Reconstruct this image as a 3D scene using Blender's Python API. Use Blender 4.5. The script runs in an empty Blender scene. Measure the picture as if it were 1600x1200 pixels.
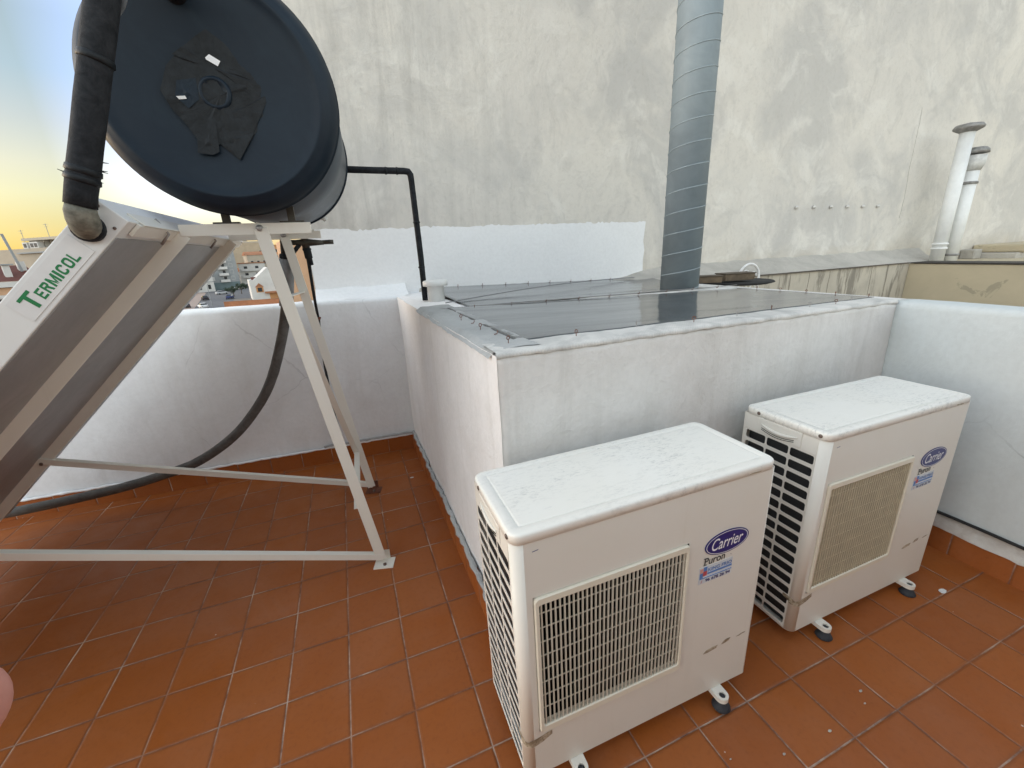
import bpy, bmesh, math, random
from mathutils import Vector, Matrix, noise
random.seed(7)
scene = bpy.context.scene
COL = scene.collection
PI = math.pi
R = math.radians

# ------------------------------------------------------------------ camera (solved from the tile grid)
FPX = 656.46
CAM = Vector((0.1942, -1.6588, 1.4250))
RT = Vector((0.9297, -0.3654, -0.0457)).normalized()
FW = Vector((0.3355, 0.8916, -0.3042)).normalized()
RT = (RT - FW*RT.dot(FW)).normalized()
UP = RT.cross(FW)
cd = bpy.data.cameras.new('camera'); cam = bpy.data.objects.new('camera', cd); COL.objects.link(cam)
M = Matrix((RT, UP, -FW)).transposed().to_4x4(); M.translation = CAM
cam.matrix_world = M
cd.sensor_width = 36; cd.lens = FPX/1600*36; cd.clip_start = 0.01; cd.clip_end = 6000
scene.camera = cam
def ray(px, py): return FW + RT*((px-800)/FPX) - UP*((py-600)/FPX)
def at(px, py, D): return CAM + ray(px, py)*D          # point at forward distance D
GZ = -10.0
def on_ground(px, py, z=GZ):
    d = ray(px, py); return CAM + d*((z-CAM.z)/d.z)

# ------------------------------------------------------------------ nodes
class NB:
    def __init__(s, name):
        s.m = bpy.data.materials.new(name); s.m.use_nodes = True
        s.t = s.m.node_tree; s.n = s.t.nodes; s.l = s.t.links; s.n.clear()
        s.out = s.n.new('ShaderNodeOutputMaterial'); s.b = s.n.new('ShaderNodeBsdfPrincipled')
        s.l.new(s.b.outputs[0], s.out.inputs[0]); s._pos = None
    def pos(s):
        if s._pos is None: s._pos = s.n.new('ShaderNodeNewGeometry').outputs['Position']
        return s._pos
    def obj(s): return s.n.new('ShaderNodeTexCoord').outputs['Object']
    def link(s, a, b):
        if hasattr(a, 'is_linked') or hasattr(a, 'links'): s.l.new(a, b)
        else: b.default_value = a
    def mapping(s, v, scale=(1,1,1), loc=(0,0,0), rot=(0,0,0)):
        n = s.n.new('ShaderNodeMapping'); s.l.new(v, n.inputs[0])
        n.inputs['Scale'].default_value = scale; n.inputs['Location'].default_value = loc; n.inputs['Rotation'].default_value = rot
        return n.outputs[0]
    def noise(s, v, scale, detail=4, rough=.55, dist=0., col=False):
        n = s.n.new('ShaderNodeTexNoise'); s.l.new(v, n.inputs['Vector'])
        n.inputs['Scale'].default_value = scale; n.inputs['Detail'].default_value = detail
        n.inputs['Roughness'].default_value = rough; n.inputs['Distortion'].default_value = dist
        return n.outputs[1 if col else 0]
    def voro(s, v, scale, feature='F1', out=0):
        n = s.n.new('ShaderNodeTexVoronoi'); n.feature = feature; s.l.new(v, n.inputs['Vector']); n.inputs['Scale'].default_value = scale
        return n.outputs[out]
    def ramp(s, f, stops, interp='LINEAR'):
        n = s.n.new('ShaderNodeValToRGB'); n.color_ramp.interpolation = interp; e = n.color_ramp.elements
        while len(e) < len(stops): e.new(.5)
        for k, (p, c) in enumerate(stops):
            e[k].position = p; e[k].color = (c, c, c, 1) if isinstance(c, (int, float)) else (*c, 1)
        s.l.new(f, n.inputs[0]); return n.outputs[0]
    def math(s, op, a, b=0., c=0., clamp=False):
        n = s.n.new('ShaderNodeMath'); n.operation = op; n.use_clamp = clamp
        s.link(a, n.inputs[0]); s.link(b, n.inputs[1]); s.link(c, n.inputs[2]); return n.outputs[0]
    def mix(s, f, a, b, mode='MIX'):
        n = s.n.new('ShaderNodeMix'); n.data_type = 'RGBA'; n.blend_type = mode
        s.link(f, n.inputs[0])
        for v, k in ((a, 6), (b, 7)):
            if isinstance(v, tuple): n.inputs[k].default_value = (*v, 1) if len(v) == 3 else v
            else: s.l.new(v, n.inputs[k])
        return n.outputs[2]
    def xyz(s, v):
        n = s.n.new('ShaderNodeSeparateXYZ'); s.l.new(v, n.inputs[0]); return n.outputs
    def comb(s, x, y, z):
        n = s.n.new('ShaderNodeCombineXYZ')
        for k, v in enumerate((x, y, z)): s.link(v, n.inputs[k])
        return n.outputs[0]
    def bump(s, h, strength=.3, dist=.01, prev=None):
        n = s.n.new('ShaderNodeBump'); n.inputs['Strength'].default_value = strength; n.inputs['Distance'].default_value = dist
        s.l.new(h, n.inputs['Height'])
        if prev is not None: s.l.new(prev, n.inputs['Normal'])
        return n.outputs[0]
    def done(s, col, rough=.6, nor=None, metal=0., spec=None, alpha=None):
        if isinstance(col, tuple): s.b.inputs['Base Color'].default_value = (*col, 1)
        else: s.l.new(col, s.b.inputs['Base Color'])
        s.link(rough, s.b.inputs['Roughness']); s.b.inputs['Metallic'].default_value = metal
        if spec is not None: s.b.inputs['Specular IOR Level'].default_value = spec
        if nor is not None: s.l.new(nor, s.b.inputs['Normal'])
        if alpha is not None: s.link(alpha, s.b.inputs['Alpha'])
        return s.m
def simple(name, col, rough=.5, metal=0., var=.12, scale=25, spec=None, bump=0.):
    k = NB(name); p = k.obj(); f = k.noise(p, scale, 5, .6)
    lo = tuple(c*(1-var) for c in col); hi = tuple(min(1, c*(1+var)) for c in col)
    c = k.mix(k.ramp(f, [(.3, 0.), (.7, 1.)]), lo, hi)
    nor = k.bump(k.noise(p, scale*4, 4), bump, .002) if bump else None
    return k.done(c, rough, nor, metal, spec)

def plaster(name, base, dirt, amount=.5, stains=0., bump=.5, rough=.9, streak=None, cracks=0.):
    k = NB(name); p = k.pos()
    big = k.noise(p, 1.3, 5, .6, .4); mid = k.noise(p, 7, 6, .65, .6); fine = k.noise(p, 45, 5, .6)
    f = k.math('MULTIPLY', k.ramp(k.math('ADD', k.math('MULTIPLY', big, .6), k.math('MULTIPLY', mid, .4)), [(.42, 0.), (.68, 1.)]), amount)
    c = k.mix(f, base, dirt)
    c = k.mix(k.math('MULTIPLY', k.ramp(fine, [(.35, 1.), (.6, 0.)]), .16), c, tuple(x*.72 for x in base))
    if stains:
        v = k.mapping(p, (5, 5, .5)); s1 = k.noise(v, 1.5, 6, .65, .8)
        s2 = k.ramp(s1, [(.5, 0.), (.72, 1.)])
        c = k.mix(k.math('MULTIPLY', s2, stains), c, streak or tuple(x*.55 for x in dirt))
    if cracks:
        e = k.voro(k.mapping(k.mix(.12, p, k.noise(p, 3, 4, .6, 0, True)), (1, 1, 1.0)), 1.6, 'DISTANCE_TO_EDGE')
        msk = k.math('MULTIPLY', k.math('LESS_THAN', e, .004), k.ramp(big, [(.5, 0.), (.6, 1.)]))
        c = k.mix(k.math('MULTIPLY', msk, cracks), c, tuple(x*.4 for x in base))
    h = k.math('ADD', k.math('MULTIPLY', mid, .8), k.math('MULTIPLY', fine, .25))
    n1 = k.bump(h, min(1., bump), .018)
    n2 = k.bump(k.noise(p, 110, 4, .65), bump*.6, .004, n1)
    return k.done(c, rough, n2, 0, .3)

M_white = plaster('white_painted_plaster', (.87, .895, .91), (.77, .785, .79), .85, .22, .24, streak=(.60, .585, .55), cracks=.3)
M_rwall = plaster('shade_toned_plaster', (.60, .645, .65), (.53, .565, .565), .8, .2, .26, streak=(.47, .48, .46), cracks=.35)  # white plaster darkened in its colour to offset the strong west sky light
M_tub = plaster('greyish_painted_plaster', (.74, .73, .71), (.58, .57, .54), .8, .32, .5, streak=(.47, .455, .42), cracks=.25)
M_cement = plaster('grey_cement_ledge', (.46, .47, .465), (.30, .31, .31), 1., 0, .9)
M_paint = plaster('fresh_white_paint', (.90, .91, .915), (.84, .85, .855), .7, 0, .3)
def big_wall():
    k = NB('weathered_render'); p = k.pos(); x, y, z = k.xyz(p)
    warp = k.mix(.25, p, k.noise(p, 1.1, 4, .6, 0, True))
    cloud = k.noise(warp, 1.5, 6, .6, .8); cloud2 = k.noise(k.mapping(warp, (1, 1, 1), (5, 1, 9)), 2.6, 7, .62, 1.3); cloud3 = k.noise(k.mapping(warp, (1, 1, 1), (2, 7, 3)), .55, 5, .6, .5)
    fine = k.noise(p, 30, 6, .65, .4); brush = k.noise(k.mapping(warp, (1, 1, .55), (0, 0, 0), (0, .7, 0)), 6., 6, .68, 1.2)
    c = k.mix(k.ramp(cloud3, [(.38, 0.), (.62, 1.)]), (.725, .69, .625), (.66, .632, .585))
    c = k.mix(k.math('MULTIPLY', k.ramp(cloud, [(.45, 0.), (.60, 1.)]), .66), c, (.505, .495, .475))
    c = k.mix(k.math('MULTIPLY', k.ramp(cloud2, [(.52, 0.), (.66, 1.)]), .55), c, (.79, .765, .71))
    c = k.mix(k.math('MULTIPLY', k.ramp(brush, [(.52, 0.), (.68, 1.)]), .5), c, (.53, .51, .475))
    left = k.ramp(k.math('MULTIPLY', x, .4), [(.35, 1.), (.75, 0.)])
    st = k.noise(k.mapping(p, (5, 5, .45)), 1.5, 6, .68, .5)
    c = k.mix(k.math('MULTIPLY', k.math('MULTIPLY', k.ramp(st, [(.47, 0.), (.68, 1.)]), left), .55), c, (.44, .425, .395))
    lowm = k.ramp(k.math('ADD', k.math('MULTIPLY', k.math('SUBTRACT', z, 1.05), 1.1), k.math('MULTIPLY', cloud2, .55)), [(.30, 1.), (.62, 0.)])
    c = k.mix(k.math('MULTIPLY', lowm, .6), c, (.46, .405, .32))
    c = k.mix(k.math('MULTIPLY', k.ramp(fine, [(.3, 1.), (.5, 0.)]), .18), c, (.36, .345, .31))
    n1 = k.bump(k.math('ADD', brush, k.math('ADD', cloud2, k.math('MULTIPLY', fine, .25))), .28, .03)
    return k.done(c, .92, k.bump(k.noise(p, 120, 3), .3, .003, n1), 0, .25)
M_big = big_wall()
def neighbour_wall():
    k = NB('stained_cream_render'); p = k.pos()
    v = k.mapping(p, (5, 5, .8)); st = k.noise(v, 1.6, 7, .72, .5); bl = k.noise(p, 3.2, 5, .6, .8)
    c = k.mix(k.ramp(bl, [(.4, 0.), (.7, 1.)]), (.54, .495, .41), (.46, .42, .35))
    c = k.mix(k.math('MULTIPLY', k.ramp(st, [(.50, 0.), (.60, 1.)]), .8), c, (.20, .18, .15))
    return k.done(c, .9, k.bump(st, .4, .01), 0, .25)
M_nb = neighbour_wall()
def tiles(name, skirting=False, axis='X'):
    k = NB(name); p = k.pos(); x, y, z = k.xyz(p)
    wob = k.noise(p, 9, 3, .6, 0, True); wx, wy, wz = k.xyz(wob)
    sz = .2
    if skirting:
        u = k.math('DIVIDE', k.math('ADD', x if axis == 'X' else y, .075), sz)
        v = 5.5
        vv = k.math('ADD', 0., 5.5)
    else:
        u = k.math('DIVIDE', k.math('ADD', x, k.math('MULTIPLY', k.math('SUBTRACT', wx, .5), .004)), sz)
        vv = k.math('DIVIDE', k.math('ADD', y, k.math('MULTIPLY', k.math('SUBTRACT', wy, .5), .004)), sz)
    fu = k.math('ABSOLUTE', k.math('SUBTRACT', k.math('FRACT', u), .5)); fv = k.math('ABSOLUTE', k.math('SUBTRACT', k.math('FRACT', vv), .5))
    e = k.math('MULTIPLY', k.math('SUBTRACT', .5, k.math('MAXIMUM', fu, fv)), sz)     # metres to the nearest joint
    wn = k.n.new('ShaderNodeTexWhiteNoise'); wn.noise_dimensions = '2D'
    k.l.new(k.comb(k.math('FLOOR', u), k.math('FLOOR', vv), 0.), wn.inputs['Vector'])
    rnd = wn.outputs[0]
    vo = k.n.new('ShaderNodeVectorMath'); vo.operation = 'MULTIPLY_ADD'; k.l.new(wn.outputs[1], vo.inputs[0]); vo.inputs[1].default_value = (9, 9, 9); k.l.new(p, vo.inputs[2])
    tp = vo.outputs[0]
    mott = k.math('ADD', k.math('MULTIPLY', k.noise(tp, 6.5, 6, .6, .5), .6), k.math('MULTIPLY', k.noise(p, 2.6, 5, .6, .8), .4)); bigm = k.noise(p, 1.6, 4, .6); fine = k.noise(p, 60, 5, .65)
    c = k.mix(k.ramp(k.math('ADD', k.math('MULTIPLY', mott, .7), k.math('MULTIPLY', bigm, .3)), [(.36, 0.), (.64, 1.)]), (.325, .086, .010), (.345, .108, .028))
    c = k.mix(k.math('MULTIPLY', rnd, .42), c, (.235, .060, .013))
    c = k.mix(k.math('MULTIPLY', k.ramp(wn.outputs[1], [(.55, 0.), (1., 1.)]), .32), c, (.385, .135, .040))
    haze = k.ramp(k.math('ADD', k.math('MULTIPLY', k.noise(tp, 4.2, 6, .68, 1.0), .5), k.math('MULTIPLY', k.noise(p, 2.2, 5, .62, .6), .5)), [(.48, 0.), (.72, 1.)])
    c = k.mix(k.math('MULTIPLY', haze, .34), c, (.36, .15, .08))
    c = k.mix(k.math('MULTIPLY', k.ramp(fine, [(.3, 1.), (.5, 0.)]), .22), c, (.14, .042, .015))
    dark = k.math('MULTIPLY', k.ramp(e, [(.0, 1.), (.012, 0.)]), .35)
    c = k.mix(dark, c, (.14, .055, .025))
    gw = k.math('ADD', .0010, k.math('MULTIPLY', k.noise(p, 4.5, 4, .7), .0026))
    g = k.math('LESS_THAN', e, gw)
    eff = k.ramp(k.noise(k.mapping(p, (1, 1, 1), (4, 1, 0)), 5.5, 5, .7), [(.42, 0.), (.62, 1.)])
    gc = k.mix(eff, (.17, .085, .06), (.50, .37, .29))
    fade = k.ramp(k.noise(k.mapping(p, (1, 1, 1), (7, 3, 0)), 2.4, 4, .6), [(.38, .40), (.58, 1.)])
    c = k.mix(k.math('MULTIPLY', g, fade), c, gc)
    sp = k.voro(p, 12.); spm = k.math('MULTIPLY', k.math('LESS_THAN', sp, .035), k.ramp(k.noise(p, 2.3, 3, .6), [(.55, 0.), (.58, 1.)]))
    c = k.mix(k.math('MULTIPLY', spm, .7), c, (.6, .55, .5))
    rough = k.math('ADD', .33, k.math('MULTIPLY', k.ramp(k.noise(tp, 5, 6, .65, .5), [(.3, 0.), (.7, 1.)]), .30)); rough = k.math('ADD', rough, k.math('MULTIPLY', g, .3), clamp=True)
    edge = k.ramp(e, [(0., 0.), (.006, 1.)])
    nb = k.bump(edge, .8, .003); nb = k.bump(mott, .12, .01, nb)
    return k.done(c, rough, nb, 0, .33)
M_tile = tiles('terracotta_floor_tiles'); M_skx = tiles('terracotta_skirting_x', True, 'X'); M_sky = tiles('terracotta_skirting_y', True, 'Y')

def ac_paint(name, base, top=False):
    k = NB(name); p = k.pos()
    big = k.noise(p, 2.5, 5, .6, .5); fine = k.noise(p, 90, 4, .6)
    c = k.mix(k.math('MULTIPLY', k.ramp(big, [(.4, 0.), (.7, 1.)]), .35), base, tuple(x*y for x, y in zip(base, (.95, .92, .86))))
    if top:
        a = k.noise(k.mapping(p, (38, 105, 38), (0, 0, 0), (0, 0, .5)), 1.2, 7, .8, .25)
        area = k.ramp(k.noise(p, 3.6, 4, .6, .4), [(.42, 0.), (.62, 1.)])
        c = k.mix(k.math('MULTIPLY', k.math('MULTIPLY', k.ramp(a, [(.50, 0.), (.66, 1.)]), area), .8), c, (.46, .465, .44))
        b2 = k.noise(k.mapping(p, (9, 26, 9), (2, 0, 0), (0, 0, -.2)), 1.6, 7, .8, .3)
        c = k.mix(k.math('MULTIPLY', k.ramp(b2, [(.58, 0.), (.68, 1.)]), .35), c, (.5, .5, .48))
    else:
        v = k.noise(k.mapping(p, (20, 20, 1.2)), 1.4, 5, .7)
        c = k.mix(k.math('MULTIPLY', k.ramp(v, [(.58, 0.), (.75, 1.)]), .12), c, (.5, .44, .33))
    return k.done(c, k.math('ADD', .33, k.math('MULTIPLY', big, .2)), k.bump(fine, .05, .001), 0, .45)
M_lid = ac_paint('white_lid_paint', (.82, .81, .76), True)
M_case = ac_paint('cream_casing_paint', (.73, .71, .65))
M_grille = ac_paint('yellowed_grille_plastic', (.74, .70, .585))
M_bars = ac_paint('aged_bar_plastic', (.62, .585, .49))
M_tan = simple('tan_grille', (.56, .49, .35), .6, 0, .1)  # plain tan for the farther unit's louvre bars
def coil():
    k = NB('condenser_fins'); p = k.obj(); x, y, z = k.xyz(p)
    f = k.math('FRACT', k.math('MULTIPLY', y, 400)); g = k.math('FRACT', k.math('MULTIPLY', z, 40))
    c = k.mix(k.math('GREATER_THAN', f, .5), (.02, .021, .022), (.055, .058, .06))
    return k.done(c, .5, None, .3)
M_coil = coil()
M_dark = simple('dark_interior', (.006, .005, .0045), .9, 0, .1, 25, .1)
M_fan = simple('dark_fan_plastic', (.010, .009, .008), .7, 0, .1, 25, .15)
M_rub = simple('dark_rubber', (.03, .034, .042), .75)
M_screw = simple('dull_screw', (.16, .12, .1), .5, .5)
M_galv = simple('white_enamel_foot', (.72, .72, .7), .35)
M_navy = simple('navy_badge', (.012, .018, .16), .3, 0, .05)
M_wht = simple('white_lettering', (.82, .83, .85), .4, 0, .02)
M_blk = simple('black_print', (.03, .035, .04), .5)
M_sblue = simple('sticker_blue', (.10, .22, .50), .5); M_sred = simple('sticker_red', (.50, .08, .10), .5); M_spale = simple('sticker_pale', (.60, .64, .68), .5)
M_spink = simple('sticker_pink', (.62, .33, .30), .5)
def residue():
    k = NB('brown_tape_residue'); p = k.pos(); f = k.noise(p, 55, 5, .7, .6)
    c = k.mix(k.ramp(f, [(.4, 0.), (.6, 1.)]), (.22, .17, .11), (.5, .44, .34))
    return k.done(c, .55)
M_res = residue()
M_frame = ac_paint('white_painted_steel', (.74, .72, .655))
M_side = ac_paint('white_collector_side', (.74, .75, .74))
def galv(name, col, metal, rough):
    k = NB(name); p = k.pos(); a = k.noise(k.mapping(p, (3, 3, 3)), 1.5, 6, .65, .6); b = k.noise(p, 40, 4, .6)
    c = k.mix(k.ramp(a, [(.35, 0.), (.7, 1.)]), tuple(x*.8 for x in col), col)
    return k.done(c, k.math('ADD', rough, k.math('MULTIPLY', b, .15)), k.bump(a, .1, .01), metal, .4)
M_under = galv('grey_collector_underside', (.40, .405, .41), .5, .36)
M_duct = galv('galvanised_duct', (.27, .325, .355), .1, .5)
M_tank = galv('grey_tank_jacket', (.125, .145, .165), .35, .42)
def black_cap():
    k = NB('black_tank_cap'); p = k.pos(); a = k.noise(p, 6, 6, .7, .8); b = k.noise(p, 70, 4, .65)
    c = k.mix(k.ramp(a, [(.45, 0.), (.75, 1.)]), (.004, .012, .023), (.010, .021, .033))
    return k.done(c, k.math('ADD', .36, k.math('MULTIPLY', a, .25)), k.bump(b, .12, .002), 0, .28)
M_cap = black_cap()
M_tape = simple('black_tape', (.010, .0125, .015), .5, 0, .5, 30, .25, .5)
def foam():
    k = NB('black_foam_sleeve'); p = k.pos(); a = k.noise(p, 30, 6, .7, .5)
    c = k.mix(k.ramp(a, [(.4, 0.), (.7, 1.)]), (.008, .010, .013), (.028, .031, .036))
    return k.done(c, .8, k.bump(a, .6, .006), 0, .3)
M_foam = foam()
def greyfoam():
    k = NB('grey_foam_sleeve'); p = k.pos(); a = k.noise(p, 14, 6, .7, .8)
    c = k.mix(k.ramp(a, [(.35, 0.), (.7, 1.)]), (.085, .083, .078), (.16, .157, .15))
    return k.done(c, .75, k.bump(k.noise(p, 60, 4), .4, .004), 0, .3)
M_gfoam = greyfoam()
M_brass = simple('tarnished_brass', (.06, .055, .045), .45, .6, .3)
M_elbow = simple('weathered_elbow_tape', (.17, .165, .135), .75, 0, .5, 40, .25, .3)
M_foil = simple('grey_foil', (.34, .36, .38), .35, .5, .3)
M_green = simple('green_lettering', (.012, .19, .06), .45, 0, .05)
M_lab = simple('pale_label_paper', (.70, .70, .685), .5, 0, .03)
M_pvc = simple('white_pvc', (.76, .77, .755), .45, 0, .06, 12)
M_dirtcap = simple('grimy_zinc_cap', (.24, .235, .225), .55, .3, .35)
M_blackrub = simple('black_gap', (.02, .02, .02), .9)
M_wood = simple('brown_board', (.13, .095, .06), .7, 0, .35, 18)
M_wire = simple('galvanised_wire', (.32, .31, .30), .5, .5)
M_rust = simple('rusty_steel', (.16, .06, .035), .8, .2, .35, 60)
M_wwire = simple('white_coated_wire', (.80, .80, .79), .4)
M_skin = simple('skin', (.50, .22, .18), .5, 0, .06, 60)
M_nail = simple('nail', (.66, .40, .35), .3)
def sheet_mat():
    k = NB('grey_plastic_sheet'); p = k.pos()
    w = k.noise(k.mapping(p, (.7, 6, 1), (0, 0, 0), (0, 0, .12)), 2.2, 5, .6, .8); d = k.noise(p, 2.4, 6, .7, .6)
    c = k.mix(k.ramp(d, [(.35, 0.), (.7, 1.)]), (.062, .070, .077), (.10, .108, .113))
    sp = k.math('LESS_THAN', k.voro(p, 9.), .045); c = k.mix(k.math('MULTIPLY', k.math('MULTIPLY', sp, k.ramp(k.noise(p, 1.7, 2), [(.52, 0.), (.54, 1.)])), .9), c, (.75, .76, .76))
    net = k.math('MINIMUM', k.math('FRACT', k.math('MULTIPLY', k.xyz(p)[0], 66)), k.math('FRACT', k.math('MULTIPLY', k.xyz(p)[1], 66)))
    c = k.mix(k.math('MULTIPLY', k.math('LESS_THAN', net, .1),   .12), c, (.3, .31, .31))
    return k.done(c, .12, k.bump(w, .05, .02), 0, .40)
M_sheet = sheet_mat()
def net_mat():
    k = NB('netting_over_mortar'); p = k.pos(); x, y, z = k.xyz(p)
    a = k.math('FRACT', k.math('MULTIPLY', k.math('ADD', x, y), 95)); b = k.math('FRACT', k.math('MULTIPLY', k.math('SUBTRACT', x, y), 95))
    n = k.math('LESS_THAN', k.math('MINIMUM', a, b), .22); d = k.noise(p, 7, 6, .7, .7)
    c = k.mix(k.ramp(d, [(.40, 0.), (.70, 1.)]), (.69, .675, .64), (.42, .42, .405))
    c = k.mix(k.math('MULTIPLY', n, .22), c, (.40, .41, .41))
    nor = k.bump(d, .4, .012); nor = k.bump(n, .08, .001, nor)
    return k.done(c, .85, nor, 0, .3)
M_net = net_mat()
M_asph = simple('asphalt', (.11, .11, .115), .9, 0, .2, .4)
M_town = simple('town_ground', (.20, .17, .14), .95, 0, .3, .02)
M_hole = simple('dark_window', (.022, .024, .027), .6, 0, .2)
M_glass = simple('dark_glass', (.03, .035, .04), .15, 0, .2)
def wallm(name, c, var=.1): return simple(name, c, .9, 0, var, .35)
M_leaf = simple('dark_leaves', (.035, .055, .03), .7, 0, .5, 1.5); M_bark = simple('bark', (.10, .07, .05), .9)

# ------------------------------------------------------------------ mesh helpers
class MB:
    def __init__(s): s.v = []; s.f = []; s.sm = []
    def add(s, vs, fs, smooth=False):
        o = len(s.v); s.v += [tuple(v) for v in vs]; s.f += [tuple(i+o for i in f) for f in fs]; s.sm += [smooth]*len(fs); return s
    def hexa(s, p):      # eight corners: bottom four (ccw), top four
        return s.add(p, [(3,2,1,0),(4,5,6,7),(0,1,5,4),(1,2,6,5),(2,3,7,6),(3,0,4,7)])
    def box(s, a, b):
        (x0,y0,z0),(x1,y1,z1) = a, b
        return s.hexa([(x0,y0,z0),(x1,y0,z0),(x1,y1,z0),(x0,y1,z0),(x0,y0,z1),(x1,y0,z1),(x1,y1,z1),(x0,y1,z1)])
    def obox(s, c, u, v, w, hu, hv, hw):
        c=Vector(c); u=Vector(u)*hu; v=Vector(v)*hv; w=Vector(w)*hw
        return s.hexa([c-u-v-w,c+u-v-w,c+u+v-w,c-u+v-w,c-u-v+w,c+u-v+w,c+u+v+w,c-u+v+w])
    def bar(s, a, b, w, h, up=(0,0,1)):
        a=Vector(a); b=Vector(b); d=(b-a); L=d.length; d/=L; n=d.cross(Vector(up)).normalized(); q=n.cross(d)
        return s.obox((a+b)/2, d, n, q, L/2, w/2, h/2)
    def tube(s, pts, r, n=12, caps=True, smooth=True):
        pts=[Vector(p) for p in pts]; rr=r if isinstance(r,(list,tuple)) else [r]*len(pts)
        ref=Vector((0,0,1)); rings=[]; prev=None
        for i,p in enumerate(pts):
            t=(pts[min(i+1,len(pts)-1)]-pts[max(i-1,0)]).normalized()
            if prev is None:
                ref=Vector((0,0,1)) if abs(t.z)<.9 else Vector((1,0,0)); a=t.cross(ref).normalized()
            else:
                a=(prev-t*prev.dot(t)).normalized()
            prev=a; b=t.cross(a); rings.append([p+(a*math.cos(2*PI*k/n)+b*math.sin(2*PI*k/n))*rr[i] for k in range(n)])
        vs=[v for g in rings for v in g]; fs=[(i*n+k,i*n+(k+1)%n,(i+1)*n+(k+1)%n,(i+1)*n+k) for i in range(len(pts)-1) for k in range(n)]
        s.add(vs, fs, smooth)
        if caps:
            s.add(rings[0], [tuple(range(n-1,-1,-1))]); s.add(rings[-1], [tuple(range(n))])
        return s
    def lathe(s, prof, c, ax, n=32, smooth=True):   # prof: (r, h) along ax from c
        c=Vector(c); ax=Vector(ax).normalized(); ref=Vector((0,0,1)) if abs(ax.z)<.9 else Vector((1,0,0)); a=ax.cross(ref).normalized(); b=ax.cross(a)
        vs=[]; 
        for r,h in prof:
            for k in range(n):
                t=2*PI*k/n; vs.append(c+ax*h+(a*math.cos(t)+b*math.sin(t))*r)
        fs=[(i*n+k,i*n+(k+1)%n,(i+1)*n+(k+1)%n,(i+1)*n+k) for i in range(len(prof)-1) for k in range(n)]
        s.add(vs, fs, smooth)
        if prof[0][0]>1e-5: s.add(vs[:n], [tuple(range(n))])
        if prof[-1][0]>1e-5: s.add(vs[-n:], [tuple(range(n))])
        return s
    def poly(s, pts, depth):   # flat polygon pushed along depth (a thin slab)
        pts=[Vector(p) for p in pts]; d=Vector(depth); n=len(pts)
        return s.add(pts+[p+d for p in pts], [tuple(range(n-1,-1,-1)), tuple(range(n,2*n))]+[(i,(i+1)%n,n+(i+1)%n,n+i) for i in range(n)])
    def build(s, name, mat, parent=None, bevel=0., seg=2, weld=True, noise_amp=0., sub=0, org=None):
        bm=bmesh.new(); vs=[bm.verts.new(v) for v in s.v]
        for f,sm in zip(s.f,s.sm):
            try: q=bm.faces.new([vs[i] for i in f]); q.smooth=sm
            except ValueError: pass
        if weld: bmesh.ops.remove_doubles(bm, verts=bm.verts, dist=1e-6)
        bmesh.ops.recalc_face_normals(bm, faces=bm.faces)
        if bevel:
            ed=[e for e in bm.edges if len(e.link_faces)==2 and e.calc_face_angle(0)>.6]
            bmesh.ops.bevel(bm, geom=ed, offset=bevel, segments=seg, profile=.5, affect='EDGES', clamp_overlap=True)
        if sub:
            for _ in range(sub):
                bmesh.ops.subdivide_edges(bm, edges=[e for e in bm.edges if e.calc_length()>.05], cuts=1, use_grid_fill=True)
        if noise_amp:
            for v in bm.verts:
                n=noise.noise_vector(v.co*6.)+.5*noise.noise_vector(v.co*17.); v.co+=n*noise_amp
            for f in bm.faces: f.smooth=True
        if org is not None:
            bmesh.ops.translate(bm, verts=bm.verts, vec=-Vector(org))
        me=bpy.data.meshes.new(name); bm.to_mesh(me); bm.free()
        me.materials.append(mat)
        o=bpy.data.objects.new(name, me); COL.objects.link(o)
        if org is not None: o.location=org
        if parent is not None:
            o.parent=parent
            if org is None and parent.get('_w'):   # shapes given in world coordinates
                o.matrix_parent_inverse=Matrix.Translation(-parent.location)
        return o
def tag(o, label=None, cat=None, group=None, kind=None):
    if label: o['label']=label
    if cat: o['category']=cat
    if group: o['group']=group
    if kind: o['kind']=kind
    return o
def thing(name, label, cat, loc=(0,0,0), group=None, world=True):
    o=bpy.data.objects.new(name, None); COL.objects.link(o); o.location=loc; o.empty_display_size=.1
    if world: o['_w']=1
    return tag(o, label, cat, group)
def copy_tree(o, parent=None):
    c=o.copy(); COL.objects.link(c)
    if parent is not None: c.parent=parent; c.matrix_parent_inverse=o.matrix_parent_inverse.copy()
    for ch in list(o.children): copy_tree(ch, c)
    return c
_fc=[0]
def text_mesh(txt, size, offset=0., shear=0., sx=1.):
    cu=bpy.data.curves.new('txt','FONT'); cu.body=txt; cu.size=size; cu.offset=offset; cu.shear=shear; cu.fill_mode='FRONT'; cu.resolution_u=4
    ob=bpy.data.objects.new('txt',cu); COL.objects.link(ob); dg=bpy.context.evaluated_depsgraph_get(); dg.update()
    me=bpy.data.meshes.new_from_object(ob.evaluated_get(dg)); bpy.data.objects.remove(ob); bpy.data.curves.remove(cu)
    vs=[v.co.copy() for v in me.vertices]; fs=[tuple(p.vertices) for p in me.polygons]; bpy.data.meshes.remove(me)
    x0=min(v.x for v in vs); x1=max(v.x for v in vs)
    return [Vector(((v.x-x0)*sx, v.y, 0)) for v in vs], fs, (x1-x0)*sx
def put_text(mb, txt, o, u, w, height, width=None, offset=0., shear=0., n_off=None):
    vs,fs,L=text_mesh(txt,1.,offset,shear); h=max(v.y for v in vs)
    b=min(v.y for v in vs); sy=height/(h if h>0 else 1); sx=(width/L) if width else sy
    o=Vector(o); u=Vector(u); w=Vector(w)
    mb.add([o+u*(v.x*sx)+w*(v.y*sy) for v in vs], fs); return mb
def fbm(x,y,z=0): return noise.noise(Vector((x,y,z)))
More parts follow.
